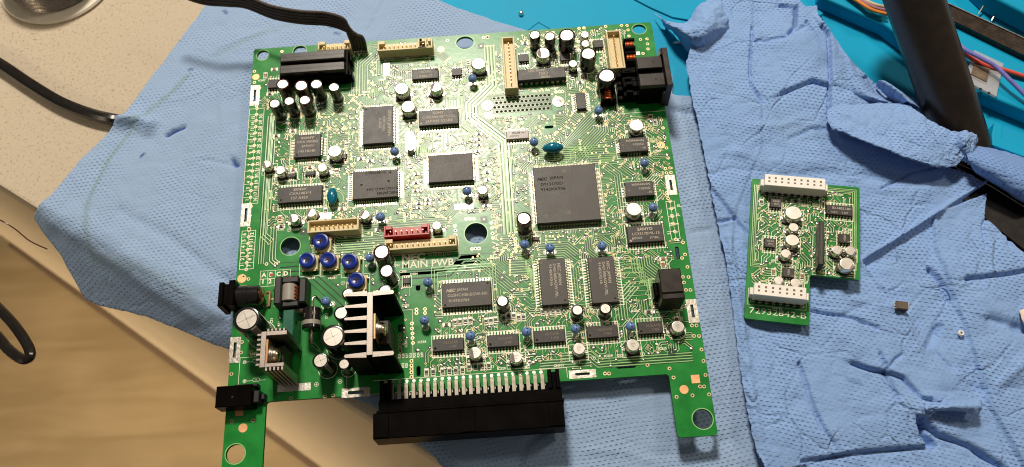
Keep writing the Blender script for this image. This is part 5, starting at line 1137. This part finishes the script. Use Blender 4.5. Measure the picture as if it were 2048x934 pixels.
# ================================================================ RIGHT TOWEL, folded
def baseB(X, Y):
    return -6.0+3.4*fbm(X*.022+3, Y*.022, 3)+2.2*fbm(X*.06, Y*.06, 3)-1.2*ridged(X*.05, Y*.05)-.55*ridged(X*.12+5, Y*.12)-.25*ridged(X*.3, Y*.3)
outB = [(1440, -40), (1425, 20), (1385, 88), (1372, 122), (1385, 200), (1405, 290), (1424, 390), (1446, 490), (1462, 590), (1474, 690), (1492, 810), (1512, 900), (1535, 960), (2110, 960), (2110, 560), (2048, 505), (2000, 462), (1968, 432), (1975, 365),
        (1900, 335), (1880, 300), (1905, 262), (1852, 215), (1815, 190), (1772, 165), (1748, 168), (1722, 140), (1690, 112), (1678, 108), (1672, 78), (1650, 45), (1636, 30), (1634, 10), (1612, 14), (1600, 2), (1590, -40)]
rb_ = Relief(baseB, -6)
rb_.layer([(1300, -80), (1700, -80), (2000, 200), (1975, 365), (1897, 415), (1800, 478), (1720, 526), (1790, 608), (1850, 690), (1925, 765), (1962, 808), (1952, 820), (1910, 812), (1880, 812), (1852, 838), (1830, 834), (1836, 850), (1856, 880), (1852, 893), (1760, 902), (1660, 912), (1585, 938), (1400, 1000), (1300, 600)], 2.5, .6)
rb_.layer([(1300, -80), (1505, -80), (1503, 60), (1497, 150), (1500, 180), (1520, 215), (1520, 300), (1470, 420), (1440, 700), (1300, 700)], .8, 1.2)
rb_.layer([(1866, 430), (1872, 500), (1898, 570), (1930, 660), (1955, 740), (1990, 830), (2048, 930), (2080, 1000), (2200, 900), (2200, 300), (1990, 380)], 2.2, .6)
rb_.crease([(1502, 60), (1497, 150), (1500, 180), (1521, 212)], -1.6, .8, 0).crease([(1640, 60), (1653, 75), (1655, 130), (1655, 240), (1662, 256)], -2.2, .8, .9, 18).crease([(1560, 193), (1590, 182), (1622, 170), (1655, 178)], -1.4, 1.0, .9, 9)
rb_.crease([(1510, 90), (1570, 82), (1605, 60)], -.8, 1.2).crease([(1560, 15), (1590, 20), (1588, 60), (1575, 75)], -1.3, 1.2, .5).crease([(1610, 50), (1628, 80), (1640, 105)], -1.0, .8)
rb_.crease([(1975, 365), (1897, 412), (1800, 475), (1720, 524)], .9, 1.6, 0).crease([(1580, 280), (1620, 262), (1655, 262)], -.8, 1.6).crease([(1500, 260), (1560, 255), (1600, 240)], .6, 3).crease([(1430, 300), (1520, 330), (1640, 330)], .5, 4)
rb_.crease([(1760, 380), (1820, 350), (1870, 338)], -.9, .7).crease([(1400, 445), (1440, 448), (1468, 440)], -.9, 1.0).crease([(1405, 370), (1440, 410), (1495, 470)], -.9, 1.0, .4)
rb_.crease([(1455, 480), (1480, 640), (1500, 800), (1525, 934)], .9, 2.5).crease([(1720, 530), (1800, 620), (1860, 690), (1920, 760)], .6, 1.6, 0)
rb_.crease([(1595, 730), (1605, 760), (1620, 810), (1640, 860), (1665, 890)], -1.0, .9, .5).crease([(1620, 625), (1700, 640), (1750, 660)], -1.0, 1.1, .4).crease([(1700, 730), (1735, 742), (1765, 748)], -1.5, 1.0, .6, 8).crease([(1765, 748), (1800, 760), (1835, 800), (1855, 805)], -1.4, .9, .5)
rb_.crease([(1755, 710), (1768, 745), (1790, 800)], -1.1, .9, .6, 9).crease([(1765, 748), (1785, 722), (1800, 712)], -1.0, .8).crease([(1860, 540), (1880, 560), (1900, 600)], -1.6, 1.4, .6).crease([(1930, 560), (1990, 555), (2048, 545)], -1.2, 1.2, .7)
rb_.crease([(1975, 430), (1962, 455), (1968, 500)], -.9, .8).crease([(2010, 470), (2015, 500), (2030, 530)], -.8, .7).crease([(1840, 840), (1880, 870), (1940, 890), (2010, 934)], -1.6, 1.5, .9).crease([(1600, 925), (1720, 905), (1850, 893)], -1.3, .9, 0)
rb_.crease([(1880, 650), (1850, 700), (1900, 740)], -1.0, 2).crease([(1975, 640), (2048, 660)], -1.0, 3, .6).crease([(1985, 780), (2048, 720)], .9, 3).crease([(1840, 845), (1850, 870), (1866, 885)], -2.6, 2.5)
rb_.crease([(1700, 605), (1790, 620), (1830, 700)], .5, 3).crease([(1520, 540), (1560, 600), (1700, 690)], .7, 6).crease([(1700, 360), (1800, 390), (1880, 380)], .5, 4)
rb_.hump((1600, 120), 22, 2.0).hump((1450, 250), 20, 1.6).hump((1640, 420), 26, -1.5).hump((1560, 850), 20, 1.2).hump((1790, 560), 14, 1.0)
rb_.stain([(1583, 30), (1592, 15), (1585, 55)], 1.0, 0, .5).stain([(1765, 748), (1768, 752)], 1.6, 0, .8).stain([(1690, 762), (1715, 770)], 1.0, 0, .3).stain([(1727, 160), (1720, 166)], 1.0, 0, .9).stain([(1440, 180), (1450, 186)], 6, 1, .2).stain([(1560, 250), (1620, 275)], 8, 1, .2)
tb = sheet('paper_towel', outB, rb_, .56, M['towel2'], jit=.2); tag(tb, 'large rumpled blue paper towel with many folds beneath the small circuit board', 'paper towel')
# loose folds of the same towel
loft('folded_flap', [[(1652, 232, 0), (1668, 211, -1), (1720, 209, 0), (1806, 208, 1), (1850, 235, 4), (1905, 262, 7), (1950, 268, 6)], [(1655, 238, 2), (1690, 228, 3), (1740, 232, 3.5), (1800, 238, 4), (1850, 258, 7), (1900, 280, 8), (1945, 290, 6)],
    [(1658, 246, 3), (1700, 254, 5), (1760, 272, 5.5), (1810, 285, 6), (1850, 298, 7), (1890, 310, 7), (1925, 315, 5)], [(1663, 255, 3), (1700, 266, 6.5), (1760, 290, 8), (1800, 306, 8), (1842, 321, 7), (1885, 331, 6), (1912, 329, 4)],
    [(1664, 256, 2.6), (1700, 267.5, 6), (1760, 291.5, 7.2), (1800, 307.5, 7.2), (1842, 322, 6.2), (1885, 332, 5.2), (1912, 330, 3)],
    [(1664, 254, -3), (1700, 264, -3), (1760, 284, -2), (1800, 298, -2), (1842, 310, -2), (1885, 318, -3), (1910, 318, -3)]], M['towel2'], 150, 64, .75, .42, tb, 1)
loft('crumpled_end', [[(1905, 270, 3), (1925, 262, 7), (1950, 268, 5), (1956, 278, 2)], [(1908, 285, 6), (1928, 280, 10), (1945, 284, 7), (1952, 290, 3)], [(1912, 300, 4), (1930, 300, 8), (1940, 308, 6), (1946, 326, 2)], [(1914, 322, 0), (1925, 318, 3), (1935, 326, 2), (1944, 330, -1)]], M['towel2'], 40, 30, 1.1, .6, tb, 2)
loft('rolled_edge', [[(1752, 172, -2), (1775, 192, -2), (1800, 212, -2)], [(1756, 162, 3), (1782, 180, 4), (1812, 204, 3)], [(1768, 160, 5), (1795, 178, 6), (1822, 205, 4)], [(1776, 166, 1), (1810, 190, 1), (1840, 214, 0)], [(1775, 172, -4), (1808, 198, -4), (1835, 220, -4)]], M['towel2'], 40, 24, .3, .4, tb, 3)
loft('raised_fold', [[(1672, 78, -5), (1676, 150, -4), (1700, 190, -4), (1760, 208, -3)], [(1700, 118, -2), (1715, 160, 0), (1740, 190, 0), (1790, 207, -1)], [(1720, 136, -6), (1750, 168, -6), (1775, 190, -6), (1810, 210, -6)]], M['towel2'], 50, 20, .4, .3, tb, 9)
loft('torn_corner', [[(1306, 24, -8), (1330, 40, -4), (1372, 44, -3), (1400, 10, -2), (1440, -10, 0)], [(1322, 34, -6), (1345, 50, 2), (1380, 58, 5), (1410, 34, 5), (1445, 10, 3)], [(1330, 50, -9), (1350, 60, -2), (1392, 82, 2), (1420, 60, 5), (1455, 40, 0)], [(1332, 54, -11), (1352, 66, -9), (1378, 104, -9), (1410, 104, -7), (1460, 70, -6)]], M['towel2'], 70, 40, .9, .4, tb, 4)
tlip = loft('torn_lip', [[(1850, 806, -3), (1885, 803, -2), (1925, 800, -2), (1956, 798, -3)], [(1850, 816, 0), (1885, 812, 2), (1925, 810, 3), (1962, 812, 1)], [(1856, 826, -2), (1885, 819, 0), (1925, 822, 1), (1957, 828, -2)]], M['towel2'], 50, 24, .7, .5, tb, 5)
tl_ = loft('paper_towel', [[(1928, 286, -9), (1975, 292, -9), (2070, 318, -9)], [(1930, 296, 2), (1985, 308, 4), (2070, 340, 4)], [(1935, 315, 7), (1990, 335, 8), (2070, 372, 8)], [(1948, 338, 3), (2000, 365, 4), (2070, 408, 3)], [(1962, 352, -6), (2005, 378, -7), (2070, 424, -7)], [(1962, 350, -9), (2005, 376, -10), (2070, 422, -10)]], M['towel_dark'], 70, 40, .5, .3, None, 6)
tag(tl_, 'darker blue rolled paper towel lying behind the black box at the right edge', 'paper towel')
tz = loft('paper_towel', [[(1975, 372, -9), (2010, 392, -9), (2070, 440, -9)], [(1985, 362, -5), (2020, 376, -3), (2070, 405, -3)], [(1975, 345, -8), (2010, 352, -8), (2070, 368, -8)]], M['towel'], 40, 16, .5, .3, None, 7)
tag(tz, 'scrap of pale blue paper towel squeezed under the dark blue roll', 'paper towel')

# ================================================================ CYAN MAT with trays
M['mat'] = mat('cyan_silicone', (.002, .33, .56), .52, var=.06, nscale=40, bump=.15, bscale=1500, spec=.2)
def pxprism(mb, pts, z1, z0, mi=0): w_ = [tuple(at(p[0], p[1], z1)[:2]) for p in pts]; A2 = sum(w_[i][0]*w_[(i+1) % len(w_)][1]-w_[(i+1) % len(w_)][0]*w_[i][1] for i in range(len(w_))); mb.prism(w_ if A2 > 0 else w_[::-1], z0, z1, mi)
mr_ = empty('silicone_mat', at(1600, 60, -12.9)); tag(mr_, 'cyan silicone work mat with raised trays and ridges, behind the boards', 'work mat')
mo = at(1600, 60, -12.9)
def mpart(name, pts, z1, z0, mt='mat', bev=.7):
    mb = MB(); pxprism(mb, pts, z1, z0); mb.v = [(a-mo[0], b-mo[1], c-mo[2]) for a, b, c in mb.v]; o = mb.build(name, M[mt], mr_, smooth=0)
    if bev: md = o.modifiers.new('rounded', 'BEVEL'); md.width = bev*S; md.segments = 3; o.data.polygons.foreach_set('use_smooth', [True]*len(o.data.polygons)); o.data.set_sharp_from_angle(angle=1.2)
    return o
mpart('mat_base', [(840, -70), (2160, -70), (2160, 420), (1900, 330), (1700, 250), (1300, 250), (980, 130), (840, 60)], -11.6, -12.9, bev=0)
mpart('tray_step', [(1640, -8), (1768, 48), (1945, 178), (2120, 250), (2120, -80), (1640, -80)], -2.5, -11.62, bev=1.2)
mpart('tray_wall', [(1985, -8), (2120, 62), (2120, -90), (1900, -90)], 9.0, -2.52, bev=1.2)
mpart('ridge', [(1560, -6), (1600, -6), (1648, 26), (1640, 32), (1598, 10)], -8, -11.62, bev=.6)
mpart('divider_rib', [(1984, 268), (1989, 244), (2006, 248), (2004, 275), (2060, 300), (2060, 318), (1985, 290)], -4.5, -11.62, bev=.5)
mpart('moulded_line', [(1040, 66), (1076, 38), (1112, 60), (1112, 64), (1077, 44), (1045, 68)], -11.2, -11.61, bev=0)  # cast shadow of something out of view, built as a shallow raised shape
mpart('moulded_line', [(1262, -6), (1300, -6), (1352, 22), (1380, 30), (1380, 40), (1345, 34), (1300, 14)], -10.6, -11.61, bev=.3)  # second cast shadow, likewise put into the mat's shape

# ================================================================ THINGS ON AND ABOUT THE MAT
M['tool'] = mat('worn_black_enamel', (.009, .006, .004), .34, var=.5, nscale=120, bump=.3, bscale=1400, coat=.0, spec=.8, col2=(.022, .013, .008))
A_, B_ = at(1798, -90, 40), at(1940, 330, -17); mb = MB(); n = 24; pth = [A_+(B_-A_)*i/n for i in range(n+1)]; rad = [12.2-.8*i/n for i in range(n+1)]; pass
o = MB().tube(pth, rad, 40).build('soldering_arm_tube', M['tool']); tag(o, 'thick dark brown metal tube slanting across the cyan mat at upper right', 'metal tube')
o['label'] = 'thick dark brown metal tube slanting across the cyan mat at upper right'
mb = MB(); pxprism(mb, [(1845, -16), (1872, -3), (2064, 85), (2064, 118), (1884, 30), (1830, 2)], .6, -2.48); o = mb.build('metal_strip', mat('dusty_dark_metal', (.03, .018, .012), .35, .3, var=.6, nscale=250, bump=.4), smooth=0); tag(o, 'flat dusty black metal strip lying on the cyan mat, right of the dark tube', 'metal strip')
e_ = MB(); e_.tube([at(1868, -6, .9), at(2064, 83.5, .9)], .32, 6); e_.build('bright_edge', M['alu_side'], o)
for k, (a, b) in enumerate([((1978, -6), (1957, 28)), ((2012, -4), (1983, 41))]):
    o = MB().tube([at(*a, 3), at(*b, -1)], .35, 8).build('metal_pin', M['brass']); tag(o, ['thin bright metal pin on the mat, left of the pair of pins', 'thin bright metal pin on the mat, right of the pair of pins'][k], 'metal pin', 'metal pins across the mat channel')
def wire(name, pts, r, mt, label, cat='wire', n=40, group=None):
    o = MB().tube(smooth_path([at(*p) for p in pts], n), r, 10).build(name, mt); return tag(o, label, cat, group)
wire('wire', [(1886, 30, 0), (1895, 58, 2), (1925, 95, 3), (1960, 115, 3.5), (1990, 132, 3.5), (2020, 160, 3), (2070, 210, 0)], 1.0, mat('lilac_wire', (.20, .19, .55), .4), 'lilac insulated wire crossing over the clear plastic piece')
wire('wire', [(1908, 96, -.5), (1925, 104, 0), (1945, 118, 0), (1975, 132, -.8), (2008, 140, -.5), (2070, 160, -1)], 1.05, mat('red_wire', (.62, .07, .04), .4), 'orange red insulated wire running under the clear plastic piece')
for k, (cc, nm) in enumerate([((.75, .25, .04), 'orange'), ((.35, .18, .25), 'mauve'), ((.6, .48, .30), 'tan')]):
    wire('wire', [(1680+k*7, -20, -.5), (1715+k*5, 2-k*2, .5), (1745+k*4, 20-k*5, 1.2+k*.5), (1775, 28-k*7, 1)], .8, mat(nm+'_wire', cc, .45), nm+' wire of the three wires emerging left of the dark tube', group='thin wires left of the tube')
M['clear'] = mat('frosted_clear_plastic', (.62, .60, .60), .35, var=.05, alpha=.45)
mb = MB(); pxprism(mb, [(1949, 100), (2007, 127), (1993, 193), (1929, 160)], -1.1, -2.3); o = mb.build('plastic_pouch', M['clear'], smooth=0); tag(o, 'small frosted clear plastic pouch with a brown square inside, on the cyan mat', 'plastic pouch')
q = MB(); pxprism(q, [(1951, 121), (1981, 134), (1973, 163), (1942, 148)], -.7, -1.09); q.build('brown_insert', mat('brown_insert', (.16, .11, .07), .5, var=.3), o, smooth=0)
q = MB()
for px, py in [(1945, 170), (1961, 178), (1978, 186)]: w_ = at(px, py, -1); q.lathe([(.7, -1.09), (.7, -.95)], 12, (w_[0], w_[1], 0))
q.build('punched_holes', M['hole'], o, smooth=0)
mb = MB(); pxprism(mb, [(1878, 318), (1905, 328), (2075, 428), (2075, 520), (1970, 436), (1880, 360)], -5.2, -12.9); o = mb.build('black_metal_box', mat('black_gloss', (.004, .003, .003), .4, spec=.2), smooth=0); tag(o, 'black metal box with thin bright edges showing between the towels at right', 'metal box')
q = MB(); pxprism(q, [(1878, 317), (1905, 327), (2075, 400), (2075, 428), (1990, 375), (1905, 331)], -4.0, -5.18); q.build('lid', M['alu_dark'], o, smooth=0)
q = MB(); q.tube([at(1900, 328, -3.9), at(1985, 374, -3.9), at(2075, 430, -3.9)], .22, 6); q.tube([at(1890, 316, -3.9), at(1975, 352, -3.9), at(2075, 400, -3.9)], .18, 6); q.build('bright_edge', M['alu_side'], o)
# crumbs
w_ = at(1042, 26, -10.4); mb = MB(); mb.lathe([(.5, -1.1), (1.3, -.6), (1.2, .3), (.5, .9), (.1, 1.0)], 8, tuple(w_)); mb.tube([w_, w_+(.6, 1.6, .9)], .4, 6); tag(mb.build('solder_crumb', M['solder'], smooth=20), 'small bright lump of solder on the cyan mat above the large board', 'solder crumb')
tag(MB().tube([at(1347, 86, -10.8), at(1352, 85.4, -10.7), at(1365, 84.6, -10.7), at(1366, 84.5, -10.8)], [.5, .75, .75, .4], 10).build('cut_lead', M['solder']), 'short bright cut metal lead on the cyan mat beside the torn towel corner', 'cut lead')
def bz(px, py): q = at(px, py, -6); return float(rb_(np.array([q[0]]), np.array([q[1]]))[0])
z = bz(1803, 612)+4.6; w_ = at(1803, 612, z+1); mb = MB(); mb.cbox(0, 0, 4.6, 3.4, 0, 2.2, .2); o = mb.build('loose_chip', mat('brown_epoxy', (.09, .06, .035), .4), None, tuple(w_-(0, 0, 1)), -.2, smooth=0); tag(o, 'tiny loose dark brown chip resting on the towel fold, right of the small board', 'loose chip')
q = MB()
for i in (-1, 0, 1): q.box(-2.9, 2.9, i*1.1-.2, i*1.1+.2, .9, 1.2)
q.build('leads', M['lead'], o, smooth=0, kind='stuff')
z = bz(1921, 667); mb = MB(); mb.lathe([(.55, 0), (1.25, 0), (1.3, .7), (1.0, 1.1), (.55, 1.0), (.5, .3)], 20, caps=False); tag(mb.build('plastic_ring', M['white_nylon'], None, tuple(at(1921, 667, z+.8))), 'tiny white plastic ring lying in the towel crease at lower right', 'plastic ring')
z = bz(2044, 632)+1; tag(loft('paper_scrap', [[(2038, 622, z), (2075, 610, z)], [(2044, 640, z+2), (2075, 640, z+2)], [(2048, 652, z), (2075, 660, z)]], mat('pink_paper', (.75, .58, .50), .7), 16, 10, .3, .4), 'pale pinkish paper scrap at the right edge on the blue towel', 'paper scrap')

# ================================================================ SPOOL, CABLES
c_ = at(112, -50, -10.5); o = empty('solder_spool', (c_[0], c_[1], TZ)); tag(o, 'spool of silver solder wire with a white rim standing on the speckled worktop', 'solder spool')
q = MB(); q.lathe([(29, .1), (30.6, .4), (31, 1.4), (30.4, 2.3), (28, 2.6), (26, 2.2), (20, 2.2)], 72, caps=False); q.lathe([(23, 16.5), (24.8, 16.8), (25, 17.2), (24, 17.6), (20, 17.5), (10, 17.5), (10, 16.5)], 72, caps=False); q.build('rim', mat('white_translucent_plastic', (.78, .72, .60), .25, var=.05), o)
q = MB(); pr = [(20, 2.3)]
for i in range(12): pr += [(24.5, 2.8+i*1.1), (25.0, 3.3+i*1.1), (24.5, 3.8+i*1.1)]
q.lathe(pr+[(20, 16.4)], 72); q.build('wound_solder', mat('solder_wire', (.42, .36, .30), .25, 1), o, smooth=80)
M['cable'] = mat('black_rubber', (.010, .008, .007), .22, coat=.2)
wire('power_cable', [(-60, 95, -9.2), (0, 128, -9.2), (60, 168, -9.2), (120, 204, -9.2), (180, 228, -9.2), (225, 239, -9.6), (250, 243, -12.5), (262, 245, -15)], 3.0, M['cable'], 'thick glossy black cable crossing the worktop and disappearing under the towel', 'cable', 60)
wire('hanging_cable', [(-60, 560, -60), (-10, 610, -60), (28, 650, -60), (56, 692, -60), (60, 712, -60), (45, 718, -60), (18, 700, -60), (-10, 668, -60), (-60, 620, -60)], 2.6, M['cable'], 'loop of black cable hanging over the wooden floor at lower left', 'cable', 60)
wire('thin_wire', [(-40, 425, -16), (0, 440, -22), (30, 458, -24), (60, 482, -24), (94, 498, -23)], .3, M['sleeve_brown'], 'very thin dark wire along the cupboard front below the worktop edge', 'wire')
rb = empty('ribbon_cable', at(728, 102, 1)); tag(rb, 'flat dark grey ribbon cable arching down onto the top edge of the large board', 'ribbon cable')
base = at(728, 102, 1); cen = smooth_path([at(*p) for p in [(330, -30, 22), (400, -6, 22), (450, -1, 22), (490, 3, 22), (545, 24, 21), (600, 34, 20), (655, 38, 19), (690, 50, 16), (708, 68, 11), (716, 85, 6), (719, 101, .8)]], 70)
M['ribbon'] = mat('dark_grey_ribbon', (.075, .058, .046), .36, var=.2, nscale=200)
for i in range(5):
    path = []
    for j, p in enumerate(cen):
        t = j/69; s_ = max(0, min(1, (t-.66)/.22)); s_ = s_*s_*(3-2*s_); d_ = np.array([.12, .35, .93])*(1-s_)+np.array([-1, -.05, .05])*s_; d_ /= np.linalg.norm(d_); path.append(p+d_*(2-i)*1.5-base)
    MB().tube(path, .78, 9).build('ribbon_strand', M['ribbon'], rb)
    p_ = path[-1]; MB().tube([p_+(0, 0, .3), p_+(0, -.9, -.9)], [.5, .7], 8).build('bare_end', M['lead'], rb)
